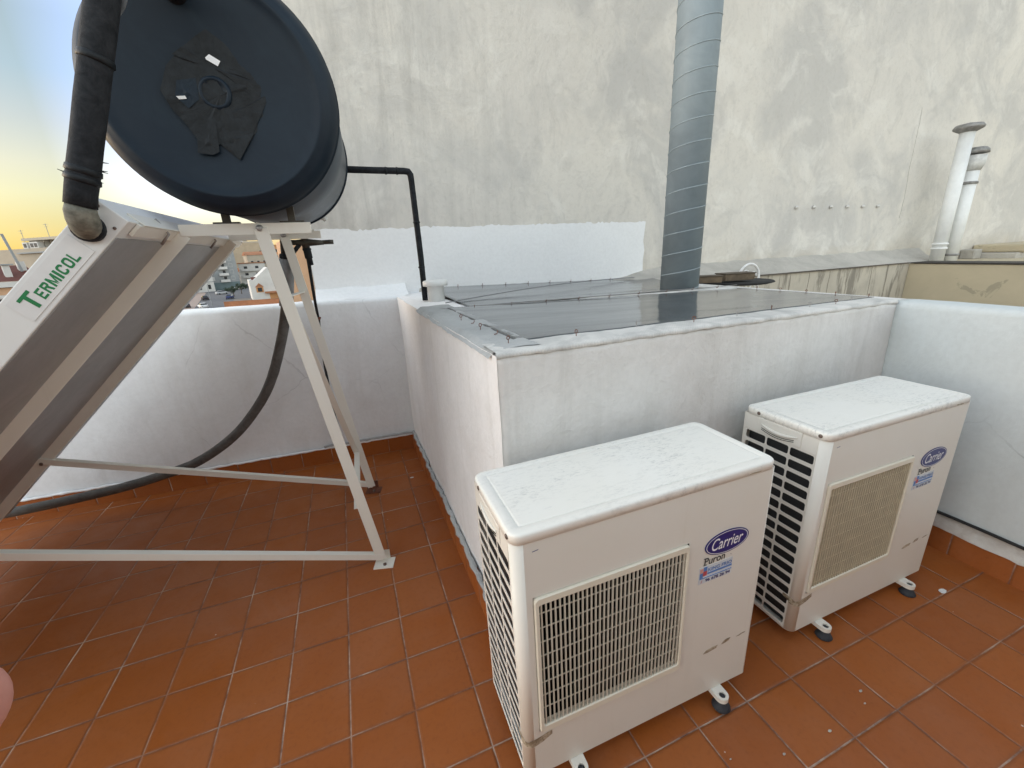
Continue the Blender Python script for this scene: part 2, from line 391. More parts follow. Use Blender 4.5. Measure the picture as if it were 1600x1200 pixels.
# ================================================================== SETTING
def grid_sheet(x0,x1,y0,y1,nx,ny,zf):
    m=MB(); vs=[(x0+(x1-x0)*i/nx, y0+(y1-y0)*j/ny, zf(x0+(x1-x0)*i/nx, y0+(y1-y0)*j/ny)) for j in range(ny+1) for i in range(nx+1)]
    fs=[(j*(nx+1)+i,j*(nx+1)+i+1,(j+1)*(nx+1)+i+1,(j+1)*(nx+1)+i) for j in range(ny) for i in range(nx)]
    return m.add(vs,fs,True)
fl=grid_sheet(-4.2,2.62,-4.5,1.56,90,80,lambda x,y: .0022*fbm(x*2.2,y*2.2)).build('terrace_floor', M_tile); tag(fl,kind='structure')
sl=MB().box((-4.4,-4.6,-.35),(2.75,1.6,-.03)).build('terrace_slab', M_white); tag(sl,kind='structure')
g=MB().add([(-4000,-4000,GZ-.02),(4000,-4000,GZ-.02),(4000,4000,GZ-.02),(-4000,4000,GZ-.02)],[(0,1,2,3)]).build('ground', M_town); tag(g,kind='structure')

# --- parapet along the back left: rounded whitewashed wall with a tiled skirting
def rounded_wall(a, b, th, z0, z1a, z1b, rad, side, n=60, amp=.004):
    """wall from a to b (inner face line); thickness th towards +side normal; rounded top"""
    a=Vector((*a,0)); b=Vector((*b,0)); d=(b-a).normalized(); nrm=Vector((-d.y,d.x,0))*side
    prof=[(0,z0-1),]+[(0,t) for t in [i/14-1 for i in range(0,0)]]
    m=MB(); K=[]
    for i in range(n+1):
        t=i/n; p=a+(b-a)*t; zt=z1a+(z1b-z1a)*t; row=[]
        hs=[z0+(zt-rad-z0)*k/12 for k in range(13)]
        for h in hs: row.append((0,h))
        for k in range(1,6): an=PI/2*k/5; row.append((rad-rad*math.cos(an), zt-rad+rad*math.sin(an)))
        for k in range(1,4): row.append((rad+(th-2*rad)*k/4, zt))
        for k in range(0,6): an=PI/2*(1-k/5); row.append((th-rad+rad*math.cos(an), zt-rad+rad*math.sin(an)))
        row.append((th,z0))
        for (o,h) in row:
            q=p+nrm*o+Vector((0,0,h)); nn=noise.noise_vector(q*3.1)*1.3+noise.noise_vector(q*9.)*.7
            K.append(q+nn*amp)
    L=len(row); fs=[(i*L+k,(i+1)*L+k,(i+1)*L+k+1,i*L+k+1) for i in range(n) for k in range(L-1)]
    m.add(K,fs,True); m.add([K[k] for k in range(L)],[tuple(range(L))]); m.add([K[n*L+k] for k in range(L)],[tuple(range(L))])
    return m
par=thing('parapet_wall','white rounded parapet wall behind the solar heater, along the street edge','wall',(-1.2,1.6,0))
A=(-4.2,1.635); B=(.60,1.415)
rounded_wall(A,B,.175,-.1,1.165,1.150,.028,1,110,.0035).build('wall',M_white,par)
# mortar fillet where the parapet meets the big wall
fm=MB(); N=26; vs=[]
for i in range(N+1):
    x=-.0+.62*i/N; w=.006*fbm(x*7,2.)
    vs+= [(x,1.50-.03*x,1.150+w),(x,1.58,1.172+w),(x,1.622,1.20+w*2),(x,1.66,1.235+w*2)]
fm.add(vs,[(i*4+k,(i+1)*4+k,(i+1)*4+k+1,i*4+k+1) for i in range(N) for k in range(3)],True); fm.build('mortar_fillet',M_paint,par)
def strip(a,b,h,t,nrm,mat,parent,name,n=40,top_amp=.0):
    a=Vector((*a,0)); b=Vector((*b,0)); nv=Vector((*nrm,0)); m=MB(); vs=[]
    for i in range(n+1):
        p=a+(b-a)*i/n; hh=h+top_amp*fbm(p.x*9,p.y*9)
        vs+=[p, p+nv*t, p+nv*t+Vector((0,0,hh-.004)), p+nv*(t-.004)+Vector((0,0,hh)), p+Vector((0,0,hh))]
    L=5; m.add(vs,[(i*L+k,(i+1)*L+k,(i+1)*L+k+1,i*L+k+1) for i in range(n) for k in range(L-1)]); m.add(vs[:L],[tuple(range(L))]); m.add(vs[-L:],[tuple(range(L))])
    return m.build(name,mat,parent)
strip((-4.2,1.632),(.545,1.412),.112,.018,(-.05,-1),M_skx,par,'skirting')
def bead(pts,r,mat,parent,name,amp=.005,n=8):
    P=[]; rr=[]
    for a,b in zip(pts[:-1],pts[1:]):
        a=Vector(a); b=Vector(b); k=max(2,int((b-a).length/.018))
        for i in range(k):
            q=a+(b-a)*i/k; P.append(q+noise.noise_vector(q*23)*amp); rr.append(r*(1+.5*fbm(q.x*31,q.y*31)))
    P.append(Vector(pts[-1])); rr.append(r)
    return MB().tube(P,rr,n).build(name,mat,parent)
bead([(-4.2,1.615,.114),(.53,1.399,.114)],.008,M_white,par,'mortar_bead',.004)
bead([(-.12,1.428,.128),(.54,1.398,.128)],.008,M_cement,par,'cement_bead',.006)

# --- light well parapet
def ztop(x): return 1.153-.0195*(x-.55)
lw=thing('light_well_parapet','low greyish plastered wall round the covered light well behind the two air conditioners','wall',(1.6,.3,0))
def YS(x): return .070*max(0,x-.55)
def wall_block(x0,x1,y0,y1,zb,zf,name,mat,amp=.004,nx=40,ny=10,nz=16,bev=.016,skew=0):
    m=MB().box((x0,y0,zb),(x1,y1,0)); bm=bmesh.new()
    P=[]
    def face(o,u,v,nu,nv):
        vs=[]; 
        for j in range(nv+1):
            for i in range(nu+1): vs.append(Vector(o)+Vector(u)*i/nu+Vector(v)*j/nv)
        return vs,[(j*(nu+1)+i,j*(nu+1)+i+1,(j+1)*(nu+1)+i+1,(j+1)*(nu+1)+i) for j in range(nv) for i in range(nu)]
    W=x1-x0; Dp=y1-y0; H=1.
    q=MB()
    for (o,u,v,nu,nv) in (((x0,y0,0),(W,0,0),(0,0,H),nx,nz),((x0,y1,0),(W,0,0),(0,0,H),nx,nz),((x0,y0,0),(0,Dp,0),(0,0,H),ny,nz),((x1,y0,0),(0,Dp,0),(0,0,H),ny,nz),((x0,y0,H),(W,0,0),(0,Dp,0),nx,ny)):
        vs,fs=face(o,u,v,nu,nv); q.add(vs,fs,True)
    out=[]
    for v in q.v:
        v=Vector(v); top=v.z; zz=zb+(zf(v.x,v.y)-zb)*v.z
        # rounded arris near the top
        dx=min(abs(v.x-x0),abs(v.x-x1)); dy=min(abs(v.y-y0),abs(v.y-y1))
        c=Vector((v.x,v.y+(YS(v.x) if skew else 0),zz)); nn=noise.noise_vector(c*3.)*1.2+noise.noise_vector(c*10.)*.7
        if top>.999 and min(dx,dy)<1e-4: c.z-=bev*(.8+.9*fbm(c.x*14,c.y*14)); 
        out.append(c+nn*amp)
    q.v=[tuple(v) for v in out]
    return q.build(name,mat,lw)
wall_block(.55,2.62,-.60,-.44,-.05,lambda x,y:ztop(x),'front_wall',M_tub,.0035,90,8,40,.016,1)
def left_wall():
    # splays outward slightly toward the back, as in the photo
    m=MB(); vs=[]; ny=70; nz=30
    def X(y): return .5494-.022*((y+.6)/2.0)
    for j in range(ny+1):
        y=-.6005+(1.66+.6005)*j/ny
        for k in range(nz+1): vs.append(Vector((X(y),y,-.05+(ztop(.55)-.006+.05)*k/nz)))
    fs=[(j*(nz+1)+k,(j+1)*(nz+1)+k,(j+1)*(nz+1)+k+1,j*(nz+1)+k+1) for j in range(ny) for k in range(nz)]
    nx=8; o=len(vs)
    for j in range(ny+1):
        y=-.45+(1.66+.45)*j/ny
        wd=.155 if y<.44 else .268
        for i in range(nx+1): vs.append(Vector((X(y)+wd*i/nx,y,ztop(.55)-(.012 if i==0 else .004+.005*(i==nx))+.003*fbm(i*.9,y*11))))
    fs+=[(o+j*(nx+1)+i,o+j*(nx+1)+i+1,o+(j+1)*(nx+1)+i+1,o+(j+1)*(nx+1)+i) for j in range(ny) for i in range(nx)]
    o=len(vs)
    for j in range(ny+1):
        y=-.45+(1.66+.45)*j/ny; wd=.155 if y<.44 else .268
        vs+=[Vector((X(y)+wd,y,ztop(.55)-.009+.003*fbm(nx*.9,y*11))),Vector((X(y)+wd,y,.2))]
    fs+=[(o+2*j,o+2*j+1,o+2*j+3,o+2*j+2) for j in range(ny)]
    out=[]
    for v in vs:
        nn=noise.noise_vector(v*3.)*1.2+noise.noise_vector(v*10.)*.7; out.append(v+nn*.0035)
    m.add(out,fs,True); return m.build('side_wall',M_white2,lw)
M_white2=plaster('dull_white_plaster',(.88,.88,.88),(.76,.755,.74),.8,.25,.4,streak=(.52,.51,.47))
left_wall()
# well inside and the low ridge at the back
MB().box((2.605,-.44,-.05),(2.76,1.66,1.108)).build('right_wall',M_tub,lw,.012)
wall_block(.70,2.60,.44,.52,.1,lambda x,y:1.147-.012*(x-.7),'ridge_wall',M_net,.003,60,6,10,.01)
MB().box((.70,-.44,.02),(2.6,1.66,.06)).build('well_floor',M_cement,lw)
# net and mortar strips over the ledges
def ledge(name,x0,x1,y0f,y1f,n,mat,zoff=.006,amp=.006,wn=8):
    m=MB(); vs=[]
    for i in range(n+1):
        x=x0+(x1-x0)*i/n
        for k in range(wn+1):
            y=y0f(x)+(y1f(x)-y0f(x))*k/wn; e=(.010 if k in(0,) else 0)
            vs.append((x,y,ztop(x)+zoff-e+amp*(fbm(x*13,y*13)+.6*fbm(x*31,y*31))))
    m.add(vs,[(i*(wn+1)+k,(i+1)*(wn+1)+k,(i+1)*(wn+1)+k+1,i*(wn+1)+k+1) for i in range(n) for k in range(wn)],True)
    return m.build(name,mat,lw)
def front_ledge():
    m=MB(); vs=[]; n=260; K=10
    for i in range(n+1):
        x=.551+(2.60-.551)*i/n; zt=ztop(x); f=-.600+YS(x); yb=-.475+YS(x)+.028*fbm(x*4.5,3.)+.012*fbm(x*15,8.)
        lip=.013+.006*fbm(x*7,1.)+.005*fbm(x*26,4.)
        row=[(f+.002,zt-lip),(f-.003,zt-lip*.75),(f-.0042,zt-.004),(f-.0015,zt+.002),(f+.008,zt+.0055)]
        for k in range(1,K-4): row.append((f+.008+(yb-f-.008)*k/(K-5),zt+.006))
        for y,z_ in row: vs.append((x,y+.0016*fbm(x*37,z_*60),z_+.0011*(fbm(x*13,y*13)+.7*fbm(x*40,y*40))))
    L=K; m.add(vs,[(i*L+k,(i+1)*L+k,(i+1)*L+k+1,i*L+k+1) for i in range(n) for k in range(L-1)],True); return m.build('mortar_ledge',M_net,lw)
front_ledge()
ml=MB(); vs=[]; n=70
for j in range(n+1):
    y=-.56+(.62+.56)*j/n
    for k in range(9):
        x0=.545-.022*((y+.5)/1.9)+.004*fbm(y*19,1); x1=.70+.02*fbm(y*6,4); x=x0+(x1-x0)*k/8
        vs.append((x-(.006 if k==0 else 0),y,1.1585-(.022+.008*fbm(y*9,2) if k==0 else 0)+.003*(fbm(x*13,y*13)+.7*fbm(x*34,y*34))))
ml.add(vs,[(j*9+k,j*9+k+1,(j+1)*9+k+1,(j+1)*9+k) for j in range(n) for k in range(8)],True); ml.build('cement_ledge',M_cement,lw)
strip((.548,-.58),(.528,1.40),.125,.02,(-1,0),M_sky,lw,'skirting')
bead([(.535,-.58,.135),(.517,1.39,.133)],.012,M_cement,lw,'mortar_bead',.010)
# screw eyes and hooks that hold the net
def eye(p,yaw,parent,mat,s=1.):
    m=MB(); p=Vector(p); c=p+Vector((0,0,.016*s)); u=Vector((math.cos(yaw),math.sin(yaw),0))
    m.tube([p-Vector((0,0,.008)),p+Vector((0,0,.008*s))],.0016*s,6)
    m.tube([c+(u*math.cos(t)+Vector((0,0,1))*math.sin(t))*.0072*s for t in [-PI/2+2*PI*k/14 for k in range(14)]],.0017*s,6)
    return m.build('screw_eye',mat,parent)
def hook(p,d,parent,mat,s=1.):
    p=Vector(p); d=Vector(d)
    return MB().tube([p,p+d*.012*s,p+d*.016*s+Vector((0,0,.006*s)),p+d*.016*s+Vector((0,0,.014*s))],.0018*s,6).build('hook',mat,parent)
for k,(x,y) in enumerate(((.625,-.50),(.628,-.36),(.622,-.23),(.625,-.10),(.62,.03))):
    (eye if k%2==0 else hook)((x,y,1.163), .4 if k%2==0 else (1,0,0), lw, M_rust, .8)
xs=(.86,1.12,1.36,1.60,1.84,2.05,2.24,2.42)
for k,x in enumerate(xs): eye((x,-.515+YS(x)+.02*math.sin(k*2.),ztop(x)+.008), .3+k*.9, lw, (M_rust,M_wire)[k%2], .8)
for k in range(5): eye((2.66,-.30+k*.16,1.112), k*.8, lw, M_rust, .75)
for k in range(9):
    x=.80+k*.205; hook((x,.46,1.152-.012*(x-.7)),(0,-1,0),lw,M_rust,1.)
MB().tube([(.62+2.0*t/30,.452+.01*math.sin(t*.7),1.158-.012*(2.0*t/30)+.0012*fbm(t*.6,1)) for t in range(31)],.0022,6).build('tension_wire',M_wire,lw)

# --- plastic sheets over the well
def sheet(name,label,x0,x1,yf,yb,zf,nx,ny,sag,grp):
    vs=[]
    for j in range(ny+1):
        for i in range(nx+1):
            u=i/nx; v=j/ny; x=x0+(x1-x0)*u; y=yf(x)+(yb(x)-yf(x))*v
            s=sag*math.sin(PI*min(1,max(0,u)))*math.sin(PI*v)
            vs.append((x,y,zf(x,v)-s+.0022*fbm(x*1.5,y*6.,2)+.0006*fbm(x*5,y*18,5)))
    m=MB().add(vs,[(j*(nx+1)+i,j*(nx+1)+i+1,(j+1)*(nx+1)+i+1,(j+1)*(nx+1)+i) for j in range(ny) for i in range(nx)],True)
    o=m.build(name,M_sheet); tag(o,label,'plastic sheet'); 
    s_=o.modifiers.new('thickness','SOLIDIFY'); s_.thickness=.002; return o
sheet('plastic_sheet','dark shiny plastic sheet under netting, covering the light well in front of the duct',.66,2.63,lambda x:-.488+YS(x)+.02*fbm(x*3,1),lambda x:.455,lambda x,v:ztop(x)+.008+(.004-.004*x)*v,110,60,.012,None)
sheet('plastic_sheet','paler plastic sheet between the duct ridge and the hooks below the fresh white paint',.782,2.85,lambda x:.50+max(0,(x-2.28)/.57)*1.15,lambda x:1.655,lambda x,v:1.150-.012*(x-.7)+v*(1.172-.030*(x-.95)-1.150+.012*(x-.7)),90,40,.02,None)
for k,(pts) in enumerate(([(.70,.62,1.165),(1.2,1.0,1.172),(2.0,1.4,1.165),(2.8,1.62,1.145)],[(.72,.60,1.163),(1.3,.98,1.168),(2.1,1.36,1.160),(2.9,1.6,1.14)])):
    pass
cb=MB().tube([Vector((.70,.66,1.163)).lerp(Vector((2.7,1.60,1.135)),t/24)+Vector((0,.10*math.sin(PI*t/24),.012*math.sin(PI*t/24))) for t in range(25)],.0032,8).build('cable',simple('grey_cable',(.22,.225,.23),.6)); tag(cb,'thin grey cable lying across the paler plastic sheet','cable')

# --- tall neighbouring wall
bw=thing('party_wall','tall weathered beige rendered wall filling the back of the terrace','wall',(4,1.65,0))
MB().box((0.0,1.65,-10.),(16.,1.95,8.)).build('wall',M_big,bw)
MB().box((0.0,1.96,-10.),(16.,9.0,7.9)).build('building_block',M_big,bw)
pp=MB(); vs=[]; n=150; xr=2.78
for i in range(n+1):
    x=.004+(xr-.004)*i/n; zt=1.612+.014*fbm(x*4,0)+.012*fbm(x*17,3)+.012*fbm(x*52,1); zb=1.172-.030*(x-.95)+.006*fbm(x*11,7) if x>.72 else 1.12
    for k in range(7): vs.append((x+(.018*fbm(k*3.1,5) if i==n else 0),1.6465-.0012*fbm(x*8,k),zb+(zt-zb)*k/6))
pp.add(vs,[(i*7+k,(i+1)*7+k,(i+1)*7+k+1,i*7+k+1) for i in range(n) for k in range(6)],True); pp.build('painted_band',M_paint,bw)
for k in range(9): hook((1.02+k*.2,1.645,1.174-.030*(.07+k*.2)),(0,-1,0),bw,M_rust,1.1)
lf=MB(); vs=[]
for i in range(60):
    x=2.45+4.55*i/59; w=.02*fbm(x*6,1); tp=min(1,max(0,(x-2.45)/.5))
    vs+=[(x,1.36+.2*(1-tp),1.088-.011*(x-3.8)+.004*fbm(x*9,1)),(x,1.46+.15*(1-tp),1.105+.025*tp+w*.5-.012*(x-3.8)),(x,1.56+.08*(1-tp),1.12+.045*tp+w-.008*(x-3.8)),(x,1.652,1.13+.085*tp+w*1.4)]
lf.add(vs,[(i*4+k,(i+1)*4+k,(i+1)*4+k+1,i*4+k+1) for i in range(59) for k in range(3)],True)
M_mort=plaster('grey_weathered_mortar',(.50,.475,.43),(.33,.315,.285),1.,0,1.)
lf.build('mortar_ledge',M_mort,bw)
wb=MB(); vs=[]
for i in range(15): pass
bl=MB().lathe([(0,0),(.016,.002),(.019,.012),(.012,.024),(0,.028)],(0,0,0),(0,-1,0),12)
b0=None
for k in range(6):
    x=4.68+.265*k
    if b0 is None: b0=bl.build('anchor_bolt',simple('pale_bolt',(.6,.59,.56),.4,.3),bw)
    else: b=b0.copy(); COL.objects.link(b); b0_=b; b.location=(x,1.648,1.708)
    if k==0: b0.location=(x,1.648,1.708)

# --- right-hand parapet
rp=thing('parapet_wall','plain white parapet wall on the right, behind the farther air conditioner','wall',(2.68,-2.5,0))
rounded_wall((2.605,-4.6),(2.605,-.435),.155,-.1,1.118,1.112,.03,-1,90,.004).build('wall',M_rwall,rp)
strip((2.602,-4.5),(2.602,-.45),.118,.018,(-1,0),M_sky,rp,'skirting',40)
rb=MB(); vs=[]; n=160
for i in range(n+1):
    y=-4.5+4.05*i/n; a=.012*fbm(y*9,2)+.010*fbm(y*31,4)
    vs+=[(2.575+.004*fbm(y*17,0),y,.112+a*.8),(2.582,y,.134+a),(2.600,y,.156+a*.4),(2.604,y,.166)]
rb.add(vs,[(i*4+k,i*4+k+1,(i+1)*4+k+1,(i+1)*4+k) for i in range(n) for k in range(3)],True); rb.build('flaking_mortar',M_flake if 'M_flake' in globals() else plaster('flaking_mortar',(.58,.56,.52),(.22,.12,.08),1.,0,.9),rp)
ck=MB().tube([(2.597,-4.5+4.05*i/40,.176+.004*fbm(i*.35,2)) for i in range(41)],.007,8).build('cable',M_blackrub); tag(ck,'black cable running along the foot of the white right-hand parapet','cable')

# --- neighbour's stained wall beyond the right parapet
nw=thing('neighbour_wall','cream stained rendered wall of the next roof, seen over the right parapet','wall',(6.3,1.0,0))
MB().box((2.9,1.352,-1.0),(6.28,1.50,1.075)).build('wall',M_nb,nw)
for jx in (4.35,4.62,4.93,5.22,5.62,5.9):
    MB().tube([(jx+.01*fbm(k*.6,jx),1.3515,.5+.565*k/8) for k in range(9)],.0022,5).build('joint',simple('dark_joint',(.20,.175,.14),.9) if jx<4.4 else bpy.data.materials['dark_joint'],nw)
cp=MB(); 
for i in range(18): cp.box((2.9+i*.187,1.335,1.076-.001*i*.4),(2.9+i*.187+.183,1.36,1.088-.0005*i))
cp.build('tile_edge',simple('dark_tile_edge',(.10,.085,.07),.8,0,.3),nw)
M_nb2=neighbour_wall(); M_nb2.name='smooth_cream_render'
k2=NB('ochre_cream_render'); p2=k2.pos(); q2=k2.noise(p2,2.4,5,.6,.5); q3=k2.noise(k2.mapping(p2,(1,1,1)),3.1,5,.65,1.2)
c2=k2.mix(k2.ramp(q2,[(.35,0.),(.7,1.)]),(.52,.45,.32),(.45,.39,.28)); c2=k2.mix(k2.math('MULTIPLY',k2.ramp(q3,[(.60,0.),(.63,1.)]),.5),c2,(.24,.22,.17))
M_och=k2.done(c2,.9,None,0,.25)
def slope_wall():
    # this wall's top drops gently toward the viewer
    m=MB(); m.hexa([(6.285,-3.,-1.),(6.6,-3.,-1.),(6.6,1.5,-1.),(6.285,1.5,-1.),(6.285,-3.,1.06),(6.6,-3.,1.06),(6.6,1.5,1.062),(6.285,1.5,1.062)]); return m
slope_wall().build('return_wall',M_och,nw)
MB().box((6.27,-3.,1.066),(6.62,1.34,1.078)).build('drip_edge',simple('black_edge',(.04,.035,.03),.8),nw)
MB().box((6.62,-3.,.2),(12.,1.64,1.03)).build('roof_deck',M_och,nw)
sb=thing('roof_curb','low cream slab on the next roof beside the flue pipes','slab',(8.7,1.4,1.0))
MB().box((8.15,1.18,1.0),(12.,1.64,1.10)).build('curb',M_mort,sb,.01)
MB().box((8.22,1.14,1.102),(12.,1.645,1.20)).build('slab',M_och,sb,.02)
MB().box((7.95,1.50,1.03),(8.13,1.645,1.15)).build('upright',M_mort,sb,.01)
st=thing('damp_stain','x','x') if False else None

# ================================================================== spiral duct, flues, vent
dc=thing('spiral_duct','tall grey spiral-seamed metal duct rising behind the light well','duct',(2.315,.62,1.0))
MB().lathe([(.123,0),(.123,3.2)],(2.317,.66,1.0),(0.012,0.01,1),40).build('pipe',M_duct,dc)
hx=[]; L=3.1
for i in range(int(L/.125*36)):
    t=2*PI*i/36; z=.03+.125*t/(2*PI); hx.append((2.317+.012*z+.1232*math.cos(t),.66+.01*z+.1232*math.sin(t),1.0+z))
MB().tube(hx,.0032,6).build('seam',simple('duct_seam',(.30,.355,.38),.45,.2),dc)
def flue(x,y,z0,z1,r,label,kind,lean):
    t=thing('flue_pipe',label,'flue',(x,y,z0),'white flue pipes on the next roof')
    ax=Vector((lean,0,1)).normalized(); H=z1-z0
    MB().lathe([(r,0),(r,H-.22),(r*.99,H-.22),(r*.99,H)],(x,y,z0),ax,28).build('pipe',M_pvc,t)
    hb=(.18,.23) if kind==0 else (.10,)
    for h in hb: MB().lathe([(r,-.012),(r+.010,-.008),(r+.010,.008),(r,.012)],Vector((x,y,z0))+ax*h,ax,28).build('joint_band',M_dirtcap if kind else M_pvc,t)
    c=Vector((x,y,z0))+ax*H
    if kind==0:
        MB().lathe([(r*1.05,-.02),(r*1.3,-.012),(r*1.95,.012),(r*2.0,.03),(r*1.7,.055),(0,.075)],c,ax,28).build('cap',M_dirtcap,t)
    else:
        MB().lathe([(r,-.30),(r+.012,-.295),(r+.012,-.275),(r,-.27)],c,ax,28).build('joint_band',M_dirtcap,t)
        MB().lathe([(r*1.04,-.16),(r*1.38,-.10),(r*1.45,-.005),(r*1.3,-.004)],c,ax,28).build('collar',simple('grimy_white_collar',(.55,.55,.53),.5,0,.2),t)
        MB().lathe([(r*1.3,.012),(r*1.62,.014),(r*1.55,.05),(r*1.1,.075),(0,.08)],c,ax,28).build('cap',M_dirtcap,t)
flue(6.745,1.33,1.03,2.43,.064,'taller white flue pipe with a flat grey mushroom cap, against the big wall',0,-.005)
flue(6.945,1.30,1.03,2.19,.066,'shorter white flue pipe with grimy collar, right of the taller flue',1,-.005)
vp=thing('vent_pipe','short white capped vent pipe on the corner of the light well wall','vent',(.705,.93,1.15))
MB().lathe([(.050,-.01),(.050,.085),(.054,.086),(.054,.10)],(.705,.93,1.15),(0,0,1),28).build('pipe',M_pvc,vp)
MB().lathe([(.060,.088),(.074,.09),(.074,.116),(.066,.122),(0,.126)],(.705,.93,1.15),(0,0,1),28).build('cap',M_pvc,vp)

# boards, pan and the white wire arch behind the sheet
def board(name,label,c,yaw,w,d,h,mat,cat):
    t=thing(name,label,cat,(c[0],c[1],c[2]))
    u=Vector((math.cos(yaw),math.sin(yaw),0)); v=Vector((-u.y,u.x,0)); z=Vector((0,0,1)); c=Vector(c)
    MB().obox(c+z*h/2,u,v,z,w/2,d/2,h/2).build('box_body',mat,t,.004)
    MB().obox(c+z*(h+.004),u,v,z,w/2+.006,d/2+.006,.004).build('lid',M_wood2,t,.002)
    return t
M_wood2=simple('dark_brown_lid',(.085,.065,.045),.7,0,.3,12)
board('wooden_box','small brown box close beside the spiral duct',(2.84,.92,1.112),-.5,.17,.11,.045,M_wood,'box')
board('wooden_box','longer brown box left of the white wire arch',(3.16,.96,1.108),-.2,.26,.13,.05,M_wood,'box')
tr=MB().lathe([(0,0),(.26,.0),(.30,.012),(.29,.022),(.0,.016)],(3.22,1.02,1.075),(0,0,1),28).build('tray',M_blackrub); tag(tr,'black flat tray under the brown boxes','tray')
for_arch=thing('wire_arch','white wire arch with scrollwork standing behind the plastic sheet','garden ornament',(3.5,1.15,1.0))
def arc(cx,cz,r,a0,a1,y=1.15,n=18): return [(cx+r*math.cos(a0+(a1-a0)*k/n),y-.0*k,cz+r*math.sin(a0+(a1-a0)*k/n)) for k in range(n+1)]
MB().tube([(3.66,1.15,.96)]+arc(3.54,1.09,.12,0,PI)+[(3.42,1.15,.96)],.011,8).build('hoop',M_wwire,for_arch)
for cx,cz,r in ((3.50,1.12,.038),(3.59,1.10,.040),(3.55,1.03,.034),(3.60,1.0,.03)): MB().tube(arc(cx,cz,r,0,1.7*PI),.005,6).build('scroll',M_wwire,for_arch)

# cracks in the big wall
for pts in ([(1441,168),(1432,215),(1421,262),(1413,310),(1404,345)],):
    P=[]
    for x,y in pts: d_=ray(x,y); P.append(CAM+d_*((1.6495-CAM.y)/d_.y))
    Q=[]
    for a,b in zip(P[:-1],P[1:]):
        for k in range(8): q_=a.lerp(b,k/8); q_.x+=.012*fbm(q_.z*21,q_.x); Q.append(q_)
    MB().tube(Q,[.0022+.0016*abs(fbm(i*.7,1)) for i in range(len(Q))],5).build('crack',M_mort,bw)
for x,y,r in ((2.30,-.99,.017),(2.43,-.80,.006),(2.36,-.86,.004),(1.56,-1.12,.006),(1.53,-1.15,.004),(1.17,-1.15,.005),(1.02,-1.10,.003),(1.35,-1.16,.006),(2.05,-1.35,.005),(.42,.93,.012),(.68,-.30,.0),(1.1,-1.3,.004)):
    if r: 
        vs=[(x+r*(1+.35*fbm(k*1.3,x*9))*math.cos(k*PI/6),y+.6*r*(1+.35*fbm(k*1.7,y*9))*math.sin(k*PI/6),.0022) for k in range(12)]
        MB().poly([Vector(v) for v in vs],(0,0,.0012)).build('paint_drop',M_pvc if r>.01 else M_mort,fl)
# ================================================================== SOLAR WATER HEATER
def ony(px,py,Y): d=ray(px,py); return CAM+d*((Y-CAM.y)/d.y)
AN=R(44.3); SU=Vector((math.cos(AN),0,math.sin(AN))); SN=Vector((-math.sin(AN),0,math.cos(AN))); U1=Vector((-.469,0,1.382)); EY=Vector((0,1,0)); EX=Vector((1,0,0)); EZ=Vector((0,0,1))
def SP(along,y,perp): return U1-SU*along+SN*perp+Vector((0,y,0))     # along is positive down the slope
sh=thing('solar_water_heater','rooftop solar water heater with black-capped tank and white collector on a white steel stand','water heater',(-.5,.5,0))
def angle(mb,a,b,f1,w1,f2,w2,t=.003):
    """L-profile from a to b: flanges along f1 (width w1) and f2 (width w2) from the line a-b"""
    a=Vector(a); b=Vector(b); d=(b-a); L=d.length; d.normalize(); f1=Vector(f1); f2=Vector(f2)
    f1=(f1-d*f1.dot(d)).normalized(); f2=(f2-d*f2.dot(d)).normalized(); c=(a+b)/2
    mb.obox(c+f1*w1/2+f2*t/2,d,f1,f2,L/2,w1/2,t/2)
    mb.obox(c+f2*(w2/2+t/2)+f1*t/2,d,f2,f1,L/2,(w2-t)/2,t/2); return mb
YN,YF=.154,.872
for y,sg in ((YN,1),(YF,-1)):
    f2=(0,1,0)
    angle(MB(),SP(-.232,y,-.001),SP(1.86,y,-.001),-SN,.046,f2,.042).build('slope_rail',M_frame,sh,.0008,1)
    b=MB().lathe([(.010,0),(.010,.006),(.004,.009)],SP(1.17,y,-.023)-Vector((0,.001,0)),(0,-1,0),10).build('bolt',M_screw,sh)
for y in (YN,YF):
    zt=1.556 if y==YN else 1.566; x0=-.296; x1=.112 if y==YN else .120
    angle(MB(),(x0,y-.002,zt),(x1,y-.002,zt),(0,0,-1),.038,(0,1,0),.040).build('top_bar',M_frame,sh,.0008,1)
    MB().lathe([(.013,0),(.013,.003),(.009,.004),(.009,.011),(.004,.013)],(-.055,y-.002,zt-.018),(0,-1,0),12).build('bolt',M_wire,sh)
    leg=angle(MB(),(-.075 if y==YN else -.072,y-.006,1.535),(.140,y-.006,.03),(1,0,0),.045,(0,1,0),.036).build('leg',M_frame,sh,.0008,1)
    fp=MB(); fp.obox((.172,y+.002,.003),Vector((.96,-.28,0)),Vector((.28,.96,0)),EZ,.046,.036,.0025); fp.obox((.168,y+.038,.026),Vector((.96,-.28,0)),Vector((.28,.96,0)),EZ,.036,.0025,.026)
    MB().lathe([(.008,0),(.008,.006),(0,.008)],(.172,y-.012,.0055),(0,0,1),10).build('foot_bolt',M_screw,leg)
    fp.build('foot_plate',M_frame if y==YN else M_rust,leg)
    bx=-1.34; bz=.035+(.163-bx)*.356
    angle(MB(),(.175,y-.008,.058),(bx,y-.008,bz+.022),(0,0,-1),.030,(0,1,0),.026).build('base_bar',M_frame,sh,.0008,1)
MB().bar((.094,YN+.03,.318),(.112,YF,.292),.004,.030,(1,0,0)).build('cross_brace',M_frame,sh)
MB().bar((-.045,YN+.02,1.42),(.108,YF-.004,.285),.030,.004,(0,1,0)).build('cross_brace',M_frame,sh,.0005,1)
